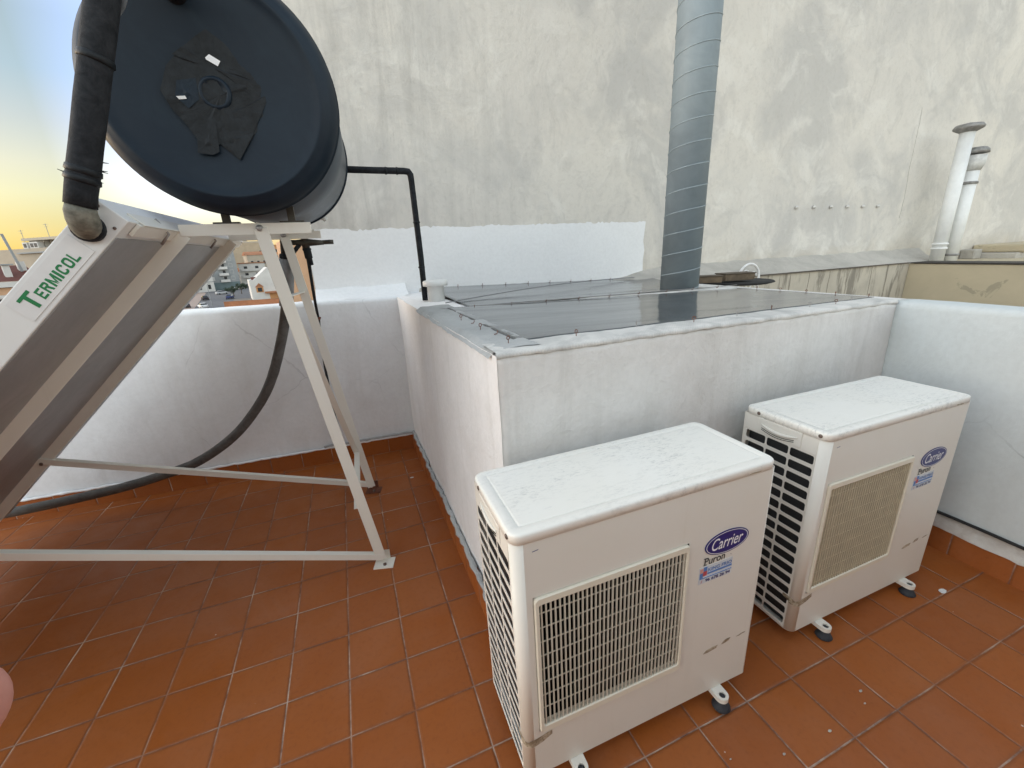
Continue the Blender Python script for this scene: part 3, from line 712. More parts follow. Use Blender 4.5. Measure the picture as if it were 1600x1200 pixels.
MB().bar((-.02,YN+.03,1.292),(-.02,YF,1.262),.004,.030,(1,0,0)).build('cross_brace',M_frame,sh)
# collector
Y0,Y1=-.195,1.22; T0,T1=-.228,1.74; TH=.086
col=MB()
c=(SP(T0,Y0,0)+SP(T1,Y1,TH))/2
col.obox(c,SU,EY,SN,(T1-T0)/2,(Y1-Y0)/2,TH/2)
co=col.build('collector',M_side,sh,.003,2)
un=MB(); un.obox(SP((T0+T1)/2+.02,(Y0+Y1)/2,-.0015),SU,EY,SN,(T1-T0)/2-.035,(Y1-Y0)/2-.004,.001); un.build('back_sheet',M_under,co)
es=MB(); es.obox(SP(T0+.020,(Y0+Y1)/2+.02,-.006),SU,EY,SN,.019,(Y1-Y0)/2-.03,.005); es.build('end_strip',M_frame,co,.001,1)
es=MB(); es.obox(SP(T0-.002,(Y0+Y1)/2+.03,.012),SN,EY,SU,.024,(Y1-Y0)/2-.04,.002); es.build('end_flange',M_frame,co,.001,1)
gl=MB(); gl.obox(SP((T0+T1)/2,(Y0+Y1)/2,TH+.002),SU,EY,SN,(T1-T0)/2-.03,(Y1-Y0)/2-.03,.0015); gl.build('glass',M_glass,co)
for a in (T0+.035,T0+.5,T0+1.0,T0+1.5): MB().lathe([(.004,0),(.004,.002),(0,.003)],SP(a,Y0-.0005,.012),(0,-1,0),8).build('rivet',M_screw,co)
for (al,pe) in ((T0+.012,.066),): MB().lathe([(.005,0),(.004,.003),(0,.004)],SP(al,Y0-.0005,pe),(0,-1,0),8).build('rivet',M_screw,co)
for yy in (.05,.62):
    cl=MB(); cl.tube([SP(T0-.006,yy,.03),SP(T0+.01,yy+.01,-.018),SP(T0+.05,yy+.015,-.02)],.0045,6); cl.build('clip',M_wire,co)
lb=MB(); lb.obox(SP((.105-.105)/2+.004,Y0-.0012,.0425),SU,SN,EY,.118,.031,.0006); lab=lb.build('label',M_lab,co)
lt=MB(); yb=Y0-.0024
def block_letter(ch):
    """heavy condensed capitals as lists of quads in a 1 x 1 cell"""
    t=.27; h=.19
    rc=lambda x0,y0,x1,y1:[(x0,y0),(x1,y0),(x1,y1),(x0,y1)]
    if ch=='T': return [rc(0,1-h,1,1),rc(.5-t/2,0,.5+t/2,1-h)]
    if ch=='E': return [rc(0,0,t,1),rc(t,0,1,h),rc(t,1-h,1,1),rc(t,.5-h/2,.85,.5+h/2)]
    if ch=='L': return [rc(0,0,t,1),rc(t,0,1,h)]
    if ch=='I': return [rc(0,0,1,1)]
    if ch=='M': return [rc(0,0,.23,1),rc(.77,0,1,1),[(.23,1),(.23,.62),(.42,0),(.5,.30)],[(.77,1),(.5,.30),(.58,0),(.77,.62)]]
    def ring(pts_o,pts_i,close=True):
        n=len(pts_o); return [[pts_o[k],pts_o[(k+1)%n],pts_i[(k+1)%n],pts_i[k]] for k in range(n if close else n-1)]
    ov=lambda a0,a1,n,rx,ry,cx=.5,cy=.5:[(cx+rx*(abs(math.cos(a))**.6)*(1 if math.cos(a)>0 else -1),cy+ry*(abs(math.sin(a))**.6)*(1 if math.sin(a)>0 else -1)) for a in [a0+(a1-a0)*k/n for k in range(n+1)]]
    if ch=='O': return ring(ov(0,2*PI,28,.5,.5)[:-1],ov(0,2*PI,28,.5-t,.5-h)[:-1])
    if ch=='C': return ring(ov(.28,2*PI-.28,26,.5,.5),ov(.28,2*PI-.28,26,.5-t,.5-h),False)
    if ch=='R': return [rc(0,0,t,1)]+ring([(t,1),(.78,1),(.95,.90),(.98,.74),(.95,.58),(.78,.47),(t,.47)],[(t,1-h),(.64,1-h),(.70,.79),(.71,.74),(.70,.69),(.64,.64),(t,.64)],False)+[[(.45,.47),(.78,.47),(1,0),(.70,0)]]
def put_block(mb,ch,o,u,w,wd,ht):
    for q_ in block_letter(ch): mb.add([o+u*(x*wd)+w*(y*ht) for x,y in q_],[(0,1,2,3)])
put_block(lt,'T',SP(.099,yb,.021),SU,SN,.038,.042)
xo=0.
for ch,wd in zip('ERMICOL',(.0165,.0185,.0235,.0068,.0185,.0195,.0165)):
    put_block(lt,ch,SP(.058-xo,yb,.0225),SU,SN,wd,.027); xo+=wd+.0035
lt.build('lettering',M_green,lab)
# tank
TA=Vector((-.083,.020,1.923)); TB=Vector((-.034,1.00,1.930)); TX=(TB-TA).normalized(); TL=(TB-TA).length; RAD=.345
tk=MB().lathe([(RAD-.006,.075),(RAD-.006,TL-.05)],TA,TX,96).build('tank',M_tank,sh)
capp=[(0,.040),(.05,.040),(.10,.036),(.16,.030),(.22,.022),(.262,.014),(.285,.010),(.292,.004),(.299,.004),(.305,.010),(.316,.014),(.327,.022),(.334,.034),(RAD,.05),(RAD,.088),(RAD+.003,.089),(RAD+.003,.096),(RAD-.004,.097)]
cap=MB().lathe(capp,TA-TX*.0,TX,96).build('end_cap',M_cap,tk)
MB().lathe([(RAD-.008,0),(RAD+.001,.001),(RAD+.001,.026),(RAD-.01,.05),(RAD-.06,.065),(0,.07)],TA+TX*(TL-.06),TX,96).build('end_cap',M_cap,tk)
def cp(px,py,off): # point on the front cap
    Pp=ony(px,py,TA.y); r=math.hypot(Pp.x-TA.x,Pp.z-TA.z); h=.04-.026*min(1,(r/.27))**2
    return TA+Vector((Pp.x-TA.x,0,Pp.z-TA.z))+TX*(h-off)
def patch(pts,name,mat,off,th=.0012):
    pts=[cp(x,y,off) for x,y in pts]; c=sum(pts,Vector())/len(pts)
    # fan of small facets so the tape lies creased over the cap
    m=MB(); n=len(pts); ring=[]
    dense=[]
    for i in range(n):
        a,b=pts[i],pts[(i+1)%n]
        for k in range(4): dense.append(a.lerp(b,k/4))
    vs=[c+Vector((0,-.004,0))]; L=len(dense)
    for s in (.33,.66,1.):
        for d in dense:
            q=c.lerp(d,s); vs.append(q+Vector((0,-(.0028*abs(fbm(q.x*40,q.z*40,off*900)))-.0008,0)))
    fs=[(0,1+i,1+(i+1)%L) for i in range(L)]+[(1+r*L+i,1+(r+1)*L+i,1+(r+1)*L+(i+1)%L,1+r*L+(i+1)%L) for r in range(2) for i in range(L)]
    m.add(vs,fs); return m.build(name,mat,cap)
patch([(243,135),(252,95),(275,68),(300,48),(316,38),(345,60),(372,90),(405,110),(412,120),(396,146),(421,140),(405,190),(390,215),(372,248),(340,222),(308,236),(304,215),(285,190),(262,165)],'tape_patch',M_tape,.003)
patch([(262,78),(278,66),(330,85),(372,108),(408,132),(400,150),(350,120),(300,95)],'tape_patch',M_tape,.006)
patch([(300,176),(345,150),(372,150),(396,150),(420,142),(392,205),(340,215)],'tape_patch',M_tape,.0055)
patch([(304,210),(330,170),(340,235),(330,240),(306,237)],'tape_patch',M_tape,.009)
patch([(342,195),(366,200),(394,205),(373,248),(350,225)],'tape_patch',M_tape,.0085)
patch([(270,120),(300,116),(306,150),(290,165),(268,146)],'tape_patch',M_cap,.010)
bc=cp(331,140,.0); MB().lathe([(.036,.012),(.043,.010),(.045,-.012),(.036,-.018),(.033,-.012),(0,-.010)],bc-TX*.0,TX,28).build('boss',M_cap,cap)
tg=MB(); tg.poly([cp(x,y,.0115) for x,y in ((316,84),(322,79),(340,90),(336,98),(317,87))],(0,-.001,0)); tg.build('paper_tag',M_wht,cap)
tg=MB(); tg.poly([cp(x,y,.0125) for x,y in ((270,146),(284,145),(287,150),(275,151))],(0,-.001,0)); tg.build('paper_tag',M_lab,cap)
# saddles between the tank and the top bars
for y,zt in ((YN,1.556),(YF,1.566)):
    for x,hh in ((-.155,.050),(.052,.055)):
        sd=MB(); sd.obox((x,y+.02,zt+.003),EX,EY,EZ,.040,.016,.003); sd.obox((x,y+.02,zt+hh/2),EX,EY,EZ,.012,.010,hh/2); sd.build('saddle',M_brass if y==YN else M_frame,sh)
MB().lathe([(.016,0),(.014,.03),(0,.031)],TA+TX*(TL-.02)+Vector((.17,0,-.285)),(.75,0,-.66),12).build('drain_stub',M_pvc,tk)
# riser pipe and its elbow
yr=-.245
pp_=[ony(126,322,yr),ony(127,300,yr),ony(142,150,yr),ony(154,50,yr),ony(160,0,yr)]
d=(pp_[-1]-pp_[1]).normalized(); top=pp_[-1]
pts=[pp_[0]]+[pp_[1].lerp(top,k/8) for k in range(9)]+[top+d*.10,top+d*.14+Vector((.01,.02,0)),top+d*.165+Vector((.02,.08,-.0)),top+d*.170+Vector((.03,.22,-.0)),top+d*.170+Vector((.03,.33,-.0))]
rs=MB().tube(pts,[.031*(1+.05*fbm(i*1.7,3)) for i in range(len(pts))],20).build('riser_pipe',M_foam,sh)
for q in (.03,.05,.30):
    P=pp_[1]+d*q; MB().lathe([(.031,-.008),(.0345,-.005),(.0335,.006),(.031,.008)],P,d,20).build('tape_band',M_tape,rs)
for k in range(16):
    t=random.random()*2*PI; P=pp_[1]+d*(.02+.06*random.random())+Vector((math.cos(t)*.031,math.sin(t)*.031,0)); 
    MB().tube([P,P+Vector((math.cos(t)*.012,math.sin(t)*.012,random.uniform(-.004,.006)))],[.0016,.0006],4).build('tie_end',M_foam,rs) if k<9 else None
fo=MB(); fo.poly([ony(x,y,-.215) for x,y in ((152,-8),(205,-20),(196,14),(182,34),(170,16))],(0,-.003,0)); fo.build('foil_patch',M_foil,rs)
e0=ony(126,330,yr); ec=SP(-.158,Y0,.050)
MB().tube([e0+d*.012,e0,e0-d*.018+Vector((.004,.004,0)),e0.lerp(ec,.55)-d*.010,ec-Vector((0,.012,0)),ec],[.029,.031,.032,.032,.031,.031],18).build('elbow',M_elbow,rs)
MB().lathe([(.030,-.02),(.035,-.016),(.035,.0),(.02,.001)],ec,(0,1,0),22).build('rubber_ring',M_foam,rs)

# ================================================================== pipes round the heater
op=MB(); b=Vector((.640,.955,1.155))
tpz=1.868
op.tube([b,b+Vector((.0005,0,.25)),Vector((.634,.957,tpz-.05)),Vector((.632,.958,tpz-.018)),Vector((.622,.958,tpz-.003)),Vector((.600,.958,tpz)),Vector((.45,.957,tpz+.001)),Vector((.255,.955,tpz+.003))],[.0165,.017,.0165,.0175,.018,.0172,.017,.017],14)
ob=op.build('outlet_pipe',M_foam); tag(ob,'thin black insulated pipe from the tank, bent down onto the light well wall','pipe')
for (P,ax) in ((Vector((.50,.957,tpz)),(1,0,0)),(Vector((.56,.957,tpz)),(1,0,0)),(Vector((.6375,.956,1.60)),(0,0,1)),(Vector((.639,.955,1.35)),(0,0,1))):
    MB().lathe([(.0165,-.006),(.0195,-.004),(.0195,.004),(.0165,.006)],P,ax,14).build('tape_band',M_tape,ob)
MB().lathe([(0,-.014),(.010,-.010),(.014,0),(.010,.010),(0,.014)],(.655,.935,1.262),(0,0,1),12).build('white_clip',M_pvc,ob)
hs=[ony(449,398,.93),ony(448,440,.95),ony(447,480,.98),ony(440,530,1.02),ony(425,590,1.06),ony(403,635,1.10),ony(365,682,1.14),ony(310,721,1.18),ony(250,744,1.22),ony(190,762,1.25),ony(110,781,1.27),ony(50,794,1.28),ony(5,803,1.28)]
def smooth(pts,n=6):
    o=[]
    for i in range(len(pts)-1):
        p0=pts[max(i-1,0)];p1=pts[i];p2=pts[i+1];p3=pts[min(i+2,len(pts)-1)]
        for k in range(n):
            t=k/n; o.append(.5*((2*p1)+(p2-p0)*t+(2*p0-5*p1+4*p2-p3)*t*t+(3*p1-p0-3*p2+p3)*t**3))
    return o+[pts[-1]]
hp=smooth(hs); L=len(hp)
hb=MB().tube(hp,[ (.034 if i<L*.14 else .027)*(1+.05*fbm(i*.8,1)) for i in range(L)],16).build('foam_sleeve',M_gfoam); hb.name='insulated_hose'; tag(hb,'thick grey insulated hose curving from under the tank down to the floor by the parapet','hose')
MB().tube([ony(448,404,.932),ony(448,425,.94),ony(448,455,.958),ony(447,478,.975)],[.036,.036,.0355,.034],16).build('sleeve_top',simple('pale_grey_foam',(.26,.275,.285),.75,0,.2,20),hb)
MB().tube([ony(443,352,.90),ony(447,398,.92)],.024,14).build('copper_stub',M_brass,hb)
MB().lathe([(.028,-.01),(.038,-.006),(.038,.01),(.034,.02)],ony(449,402,.93),(0,0,1),16).build('tape_collar',M_foam,hb)
va=thing('valve','dark brass safety valve with side handle under the rear of the tank','valve',(.04,.9,1.5))
yv=.90; q=lambda x,y:ony(x,y,yv)
MB().tube([q(444,379),q(462,379),q(478,379),q(496,379),q(506,379)],[.015,.013,.020,.014,.011],12).build('valve_body',M_brass,va)
MB().tube([q(472,352),q(474,366),q(479,390)],[.010,.017,.019],12).build('valve_stem',M_brass,va)
MB().tube([q(496,379),q(515,378),q(521,378)],[.0105,.0115,.011],12).build('handle',M_brass,va)
MB().lathe([(.020,0),(.022,.006),(.019,.012),(.019,.05),(.015,.052),(.015,.085),(.009,.087)],q(479,388),(0.06,0.0,-1),16).build('nozzle',M_foam,va)
MB().tube([q(468,382),q(458,395),q(452,402)],.011,10).build('branch',M_foam,va)
dr=MB().tube([q(482,408),ony(487,440,1.05),ony(492,470,1.18),ony(497,496,1.30)],[.009,.0085,.0085,.008],10).build('drain_pipe',M_foam); tag(dr,'thin black drain pipe dropping from the valve to the parapet','pipe')
MB().tube([ony(497,496,1.30),ony(500,520,1.40),ony(508,575,1.405),ony(522,645,1.40),ony(535,690,1.395)],[.011,.008,.008,.008,.008],10).build('lower_run',M_foam,dr)
MB().lathe([(.016,-.006),(.018,0),(.012,.012)],ony(497,497,1.30),(0,0,-1),12).build('rusty_clamp',M_rust,dr)

# ================================================================== AIR CONDITIONERS
W,D,H=.7803,.2979,.765
def ac():
    t=thing('air_conditioner_unit','x','air conditioner',(0,0,0),None,False)
    m=MB()
    def rr_cell(m,P,u0,u1,v0,v1,hu0,hu1,hv0,hv1,r):
        """rectangular cell with a rounded rectangular hole, P maps (u,v) to 3D"""
        k=4; cs=[(hu1-r,hv1-r,0),(hu0+r,hv1-r,1),(hu0+r,hv0+r,2),(hu1-r,hv0+r,3)]; oc=[(u1,v1),(u0,v1),(u0,v0),(u1,v0)]
        arcs=[[(cx+r*math.cos(PI/2*(q+i/k)),cy+r*math.sin(PI/2*(q+i/k))) for i in range(k+1)] for cx,cy,q in cs]
        for q in range(4):
            a=arcs[q]; o=oc[q]
            for i in range(k): m.add([P(*o),P(*a[i]),P(*a[i+1])],[(0,1,2)])
            nq=(q+1)%4; m.add([P(*o),P(*a[-1]),P(*arcs[nq][0]),P(*oc[nq])],[(0,1,2,3)])
    Ps=lambda y,z:Vector((0,y,z)); rc=.026
    cols=[(.028,.1155,.032,.1125),(.1155,.202,.1185,.199),(.202,.289,.205,.283)]
    for (a,b,ha,hb) in cols:
        for k in range(16):
            zt=.7065-.0435*k; rr_cell(m,Ps,a,b,zt-.0435,zt,ha,hb,zt-.0065-.0305,zt-.0065,.007)
    q=lambda P,a,b,c,d:m.add([P(a,c),P(b,c),P(b,d),P(a,d)],[(0,1,2,3)])
    q(Ps,.028,.289,.7065,H); q(Ps,.028,.289,0,.0105); q(Ps,rc,.028,0,H); q(Ps,.289,D,0,H)
    n=8
    arc_=[(rc-rc*math.cos(PI/2*i/n),rc-rc*math.sin(PI/2*i/n)) for i in range(n+1)]
    m.add([Vector((x,y,z)) for x,y in arc_ for z in (0,H)],[(2*i,2*i+1,2*i+3,2*i+2) for i in range(n)],True)
    Pf=lambda x,z:Vector((x,0,z)); r2=.010
    gx0,gx1,gz0,gz1=.042,.4955,.164,.6075
    q(Pf,rc,gx0,0,H); q(Pf,gx1,W-r2,0,H); q(Pf,gx0,gx1,0,gz0); q(Pf,gx0,gx1,gz1,H)
    arc2=[(W-r2+r2*math.sin(PI/2*i/4),r2-r2*math.cos(PI/2*i/4)) for i in range(5)]
    m.add([Vector((x,y,z)) for x,y in arc2 for z in (0,H)],[(2*i,2*i+1,2*i+3,2*i+2) for i in range(4)],True)
    m.add([(W,r2,0),(W,D,0),(W,D,H),(W,r2,H)],[(0,1,2,3)]); m.add([(0,D,0),(W,D,0),(W,D,H),(0,D,H)],[(0,1,2,3)])
    m.add([(x,y,0) for x,y in arc_]+[(x,y,0) for x,y in arc2]+[(W,D,0),(0,D,0)],[tuple(range(len(arc_)+len(arc2)+2))])
    cs=m.build('casing',M_case,t)
    s=cs.modifiers.new('wall','SOLIDIFY'); s.thickness=.0016; s.offset=-1
    # lid
    def rrect(o,r,z,n=6):
        pts=[]
        for cx,cy,q0 in ((W+o-r,D+o-r,0),(-o+r,D+o-r,1),(-o+r,-o+r,2),(W+o-r,-o+r,3)):
            for i in range(n+1): a=PI/2*(q0+i/n); pts.append(Vector((cx+r*math.cos(a),cy+r*math.sin(a),z)))
        return pts
    prof=[(-.004,H-.004),(.0025,H-.002),(.0028,H+.0165),(.0019,H+.0202),(-.0006,H+.0227),(-.0042,H+.0237),(-.009,H+.0239),(-.0265,H+.0240),(-.0272,H+.0233),(-.0284,H+.0233),(-.0291,H+.0240),(-.034,H+.0241),(-.05,H+.0242)]
    rings=[rrect(o,max(.004,.026+o),z) for o,z in prof]; L=len(rings[0]); lm=MB()
    lm.add([p for g_ in rings for p in g_],[(i*L+k,i*L+(k+1)%L,(i+1)*L+(k+1)%L,(i+1)*L+k) for i in range(len(rings)-1) for k in range(L)],True)
    lm.add(rings[-1],[tuple(range(L))]); lm.add(rings[0],[tuple(range(L-1,-1,-1))])
    lid=lm.build('lid',M_lid,t)
    for y in (.241,.024): MB().lathe([(.0065,0),(.0062,.002),(.003,.0035),(0,.0036)],(-.0025,y,H+.011),(-1,0,0),12).build('screw',M_screw,lid)
    MB().box((W-.10,-.0034,H+.001),(W-.06,-.0026,H+.004)).build('scuff',M_res,lid)
    # inside
    ci=MB(); ci.box((.022,.035,.01),(.030,D-.012,.74)); ci.build('condenser_coil',M_coil,t)
    ins=MB(); ins.box((.036,.11,.012),(W-.02,D-.012,.75)); ins.build('inner_shroud',M_dark,t)
    fn=MB(); fc=Vector((.268,.062,.386))
    fn.lathe([(0,-.025),(.045,-.022),(.05,.015),(0,.016)],fc,(0,1,0),20)
    for b in range(4):
        vs=[]; 
        for i in range(8):
            for j in range(5):
                r=.045+.16*i/7; a=b*PI/2+(j/4-.5)*(.95-.02*i)+.35*i/7; vs.append(fc+Vector((r*math.cos(a),(-.014+.028*j/4),r*math.sin(a))))
        fn.add(vs,[(i*5+j,i*5+j+1,(i+1)*5+j+1,(i+1)*5+j) for i in range(7) for j in range(4)],True)
    fan=fn.build('fan',M_fan,t); fs=fan.modifiers.new('t','SOLIDIFY'); fs.thickness=.002
    # front grille
    g=MB(); hx0,hx1,hz0,hz1=.0555,.4850,.187,.5845
    def loop(o,y,x0=gx0,x1=gx1,z0=gz0,z1=gz1,r=.010):
        pts=[]
        for cx,cz,q0 in ((x1-o-r,z1-o-r,0),(x0+o+r,z1-o-r,1),(x0+o+r,z0+o+r,2),(x1-o-r,z0+o+r,3)):
            for i in range(5): a=PI/2*(q0+i/4); pts.append(Vector((cx+r*math.cos(a),y,cz+r*math.sin(a))))
        return pts
    lo=[loop(.0015,.006),loop(.0015,-.004),loop(.004,-.007),loop(0,-.0065,hx0-.002,hx1+.002,hz0-.002,hz1+.002,.007),loop(0,-.004,hx0,hx1,hz0,hz1,.006),loop(0,.012,hx0,hx1,hz0,hz1,.006)]
    Lg=20; g.add([p for l in lo for p in l],[(i*Lg+k,i*Lg+(k+1)%Lg,(i+1)*Lg+(k+1)%Lg,(i+1)*Lg+k) for i in range(5) for k in range(Lg)])
    gr=g.build('fan_grille',M_grille,t)
    sl=MB(); ns=35
    for i in range(ns):
        x=hx0+(hx1-hx0)*(i+.5)/ns; sl.box((x-.0016,-.0035,hz0),(x+.0016,.0015,hz1))
    for k in range(9):
        z=hz1-(hz1-hz0)*(k+.66)/9.; sl.box((hx0,-.001,z-.0011),(hx1,.0012,z+.0011))
    sl.build('louvre_bars',M_bars,gr)
    # handle on the left side
    h=MB(); y0,y1,z0,z1=.078,.238,.7095,.7625
    h.box((-.004,y0,z0),(.002,y1,z1)); hd=h.build('handle',M_case,t,.0025,2)
    hh=MB(); arcp=[(-.0055,y0+.014+(y1-y0-.028)*i/14,.741-.012*math.sin(PI*i/14)) for i in range(15)]
    hh.tube(arcp,[.002+.004*math.sin(PI*i/14) for i in range(15)],8); hh.build('grip',M_case,hd)
    hh=MB()
    for dz in (.0,-.006): hh.tube([(-.0048,y0+.024+(y1-y0-.040)*i/14,.728+dz-.010*math.sin(PI*i/14)) for i in range(15)],.0011,5)
    hh.build('slot',M_dark,hd)
    # badge, lettering, sticker
    bx,bz=.6285,.571
    def ell(a,b,y,n=48): return [Vector((bx+a*math.cos(2*PI*i/n),y,bz+b*math.sin(2*PI*i/n))) for i in range(n)]
    bm_=MB().poly(ell(.0785,.0375,-.0004),(0,-.0016,0)).build('badge',M_navy,t)
    rim=MB(); o1=ell(.0745,.0345,-.0024); o2=ell(.0725,.0327,-.0024); rim.add(o1+o2,[(i,(i+1)%48,48+(i+1)%48,48+i) for i in range(48)]); rim.build('rim_line',M_wht,bm_)
    tx=MB(); put_text(tx,'Carrier',(bx-.055,-.0026,bz-.0165),EX,EZ,.037,.112,.006,.28); tx.build('lettering',M_wht,bm_)
    pu=MB(); put_text(pu,'Puron',(.553,-.0012,.5135),EX,EZ,.0235,.074,.012,.08)
    for x0,x1 in ((.5505,.5625),): pu.box((x0,-.0016,.5130),(x1,-.0008,.5150)); pu.box((x0,-.0016,.5350),(x0+.008,-.0008,.5370))
    pu.box((.648,-.0012,.520),(.650,-.0008,.522)); pu.build('lettering',M_blk,t)
    st=MB().box((.538,-.0009,.4515),(.658,-.0002,.5085)).build('sticker',M_spale,t)
    def blk(x0,x1,z0,z1,mat,nm='mark'): return MB().box((x0,-.0017,z0),(x1,-.001,z1)).build(nm,mat,st)
    blk(.541,.5525,.490,.5045,M_spink); blk(.5535,.5655,.4935,.507,M_sblue); blk(.541,.5515,.4725,.489,M_sblue); blk(.5525,.5655,.4775,.4925,M_sred)
    blk(.568,.656,.4795,.4855,M_sblue); blk(.541,.656,.4690,.4715,M_sblue)
    tx=MB(); put_text(tx,'KING FRIO',(.569,-.0018,.489),EX,EZ,.0115,.086,.02); tx.build('lettering',M_sblue,st)
    tx=MB(); put_text(tx,'96 678 26 94',(.562,-.0018,.4555),EX,EZ,.0105,.090,.02); tx.build('lettering',M_navy,st)
    tx=MB(); put_text(tx,'/',(.546,-.0018,.4555),EX,EZ,.010,.005,.03); tx.build('lettering',M_sred,st)
    # scuffs and old tape residue
    for x0,x1,z0,z1,sk in ((.586,.640,.172,.184,.004),(.655,.690,.180,.192,.003),(.715,.752,.184,.188,.004)):
        ps=[(x0,z0),(x0+.3*(x1-x0),z0-.002),(x1-.004,z0+.002),(x1,z1),(x0+.6*(x1-x0),z1+.001),(x0+.01,z1-.002)]
        rs=MB(); rs.poly([Vector((x+sk*(z-z0)*40,-.0003,z)) for x,z in ps],(0,-.0006,0)); rs.build('tape_residue',M_res,t)
    # strip wrapped round the corner
    path=[(-.0006,.05),(-.0006,.026)]+[(rc-(rc+.0006)*math.cos(PI/2*i/8),rc-(rc+.0006)*math.sin(PI/2*i/8)) for i in range(9)]+[(.05,-.0006),(.078,-.0006)]
    zb=[.146,.138,.133,.131,.130,.129,.129,.129,.129,.129,.130,.136,.150]; zt=[.158,.157,.156,.157,.156,.150,.147,.149,.153,.155,.156,.160,.166]
    cw=MB(); cw.add([Vector((x,y,z)) for (x,y),a,b in zip(path,zb,zt) for z in (a-.012,b-.012)],[(2*i,2*i+1,2*i+3,2*i+2) for i in range(len(path)-1)],True); cw.build('corner_residue',M_res,t)
    mk=MB(); mk.poly([Vector((x,-.0003,z)) for x,z in ((.046,.735),(.060,.7365),(.062,.7385),(.047,.7365))],(0,-.0004,0)); mk.build('pen_mark',M_navy,t)
    # feet
    for fx in (.150,.655):
        for fy,sg in ((0,-1),(D,1)):
            f=MB(); tip=fy+sg*.032; n=12; w=.020
            outer=[Vector((fx+w*math.cos(sg*PI*i/n),tip-sg*.006+sg*w*abs(math.sin(PI*i/n)),0)) for i in range(n+1)]
            hole=[Vector((fx+.010*math.cos(2*PI*i/24),tip-sg*.004+.010*math.sin(2*PI*i/24)*sg,0)) for i in range(24)]
            # plate as ring strips around the bolt hole, made by pairing outline and hole samples
            def outl(a):
                x=math.cos(a); y=math.sin(a); 
                if y*1.>=0: return Vector((fx+w*x,tip-sg*.006+sg*w*y,0))
                return Vector((fx+(w if x>0 else -w)*min(1,abs(x)*1.6),tip-sg*.006+sg*(-.045)*min(1,abs(y)*1.5),0))
            O=[outl(2*PI*i/24) for i in range(24)]; z0,z1=-.017,-.001
            vs=[p+Vector((0,0,z0)) for p in O]+[p+Vector((0,0,z1)) for p in O]+[p+Vector((0,0,z0)) for p in hole]+[p+Vector((0,0,z1)) for p in hole]
            fs=[]
            for i in range(24):
                j=(i+1)%24; fs+=[(i,j,24+j,24+i),(24+i,24+j,72+j,72+i),(72+i,72+j,48+j,48+i),(48+i,48+j,j,i)]
            f.add(vs,fs); ft=f.build('foot',M_galv2,t,0)
            MB().lathe([(.026,-.0495),(.028,-.046),(.022,-.036),(.015,-.028),(.014,-.018),(.009,-.0175),(.009,-.006),(0,-.005)],(fx,tip-sg*.004,0),(0,0,1),20).build('rubber_pad',M_rub,ft)
    return t
M_galv2=M_frame; M_galv=M_galv
un1=ac()
un2=copy_tree(un1)
un1['label']='nearer white air conditioner unit, dark open fan grille, in front of the light well wall'
un2['label']='farther white air conditioner unit with tan-looking fan grille, beside the right-hand parapet'
for u_,(x,y,a,z,ro) in ((un1,(.4534,-.9447,-.0127,.0499,.012)),(un2,(1.5084,-.9081,-.0029,.0501,-.0015))):
    u_.location=(x,y,z); u_.rotation_euler=(0,-ro,a); u_['group']='air conditioners in front of the light well'

def walk(o):
    yield o
    for c_ in o.children: yield from walk(c_)
for o_ in list(walk(un2)):
    if o_.name.startswith('louvre_bars'): o_.data=o_.data.copy(); o_.data.materials[0]=M_tan
EXPO=3.25; SKYSTR=.15; SKYGAM=.5; WEST=(1.5,.6); REARH=2.3; SKYGAMO=.8; SKYDUST=1.5; SKYTINT=(1.085,1.075,1.09); SUNSTR=.02
# ================================================================== PHOTOGRAPHER'S FINGERTIP (lower left, close to the lens)
def finger_hand():
    tip=at(-46,1128,.072); rt=RT; up=UP; fw=FW
    def P(a,b,c): return tip+rt*a+up*b+fw*c
    vs=[];rad=[];ed=[]
    def chain(pts,rs,root=None):
        k0=len(vs)
        for i,(p,r) in enumerate(zip(pts,rs)):
            vs.append(P(*p)); rad.append(r)
            if i>0: ed.append((len(vs)-2,len(vs)-1))
            elif root is not None: ed.append((root,len(vs)-1))
        return k0
    chain([(-.155,-.045,-.02),(-.12,-.035,-.015),(-.095,-.022,-.010)],[.026,.024,.021])       # wrist -> palm
    pal=2
    chain([(-.072,-.006,-.004),(-.045,.001,0),(-.022,.001,0),(-.006,.0,0),(.0015,0,0)],[.0105,.0092,.0100,.0098,.0085],pal)
    for k,(dy,l) in enumerate(((-.020,.95),(-.038,.88),(-.054,.7))):
        chain([(-.072,dy,.004),(-.050,dy-.002,.020*l),(-.062,dy-.003,.038*l),(-.080,dy-.002,.034*l)],[.0095,.0086,.008,.0068],pal)
    chain([(-.100,.010,-.012),(-.080,.026,-.006),(-.058,.034,.0)],[.012,.0102,.0085],1)
    me=bpy.data.meshes.new('person'); me.from_pydata([tuple(v) for v in vs],ed,[]); me.materials.append(M_skin)
    o=bpy.data.objects.new('person',me); COL.objects.link(o)
    sk=o.modifiers.new('skin','SKIN'); sk.use_smooth_shade=True; sk.branch_smoothing=.6
    lay=me.skin_vertices[0] if len(me.skin_vertices) else None
    if lay is None:
        bm=bmesh.new(); bm.from_mesh(me); bm.verts.layers.skin.verify(); bm.to_mesh(me); bm.free(); lay=me.skin_vertices[0]
    for i,r in enumerate(rad): lay.data[i].radius=(r,r)
    lay.data[0].use_root=True
    ss=o.modifiers.new('sub','SUBSURF'); ss.levels=3; ss.render_levels=3
    tag(o,'out-of-focus pink fingertip of the photographer poking in at the lower left corner','person')
finger_hand()

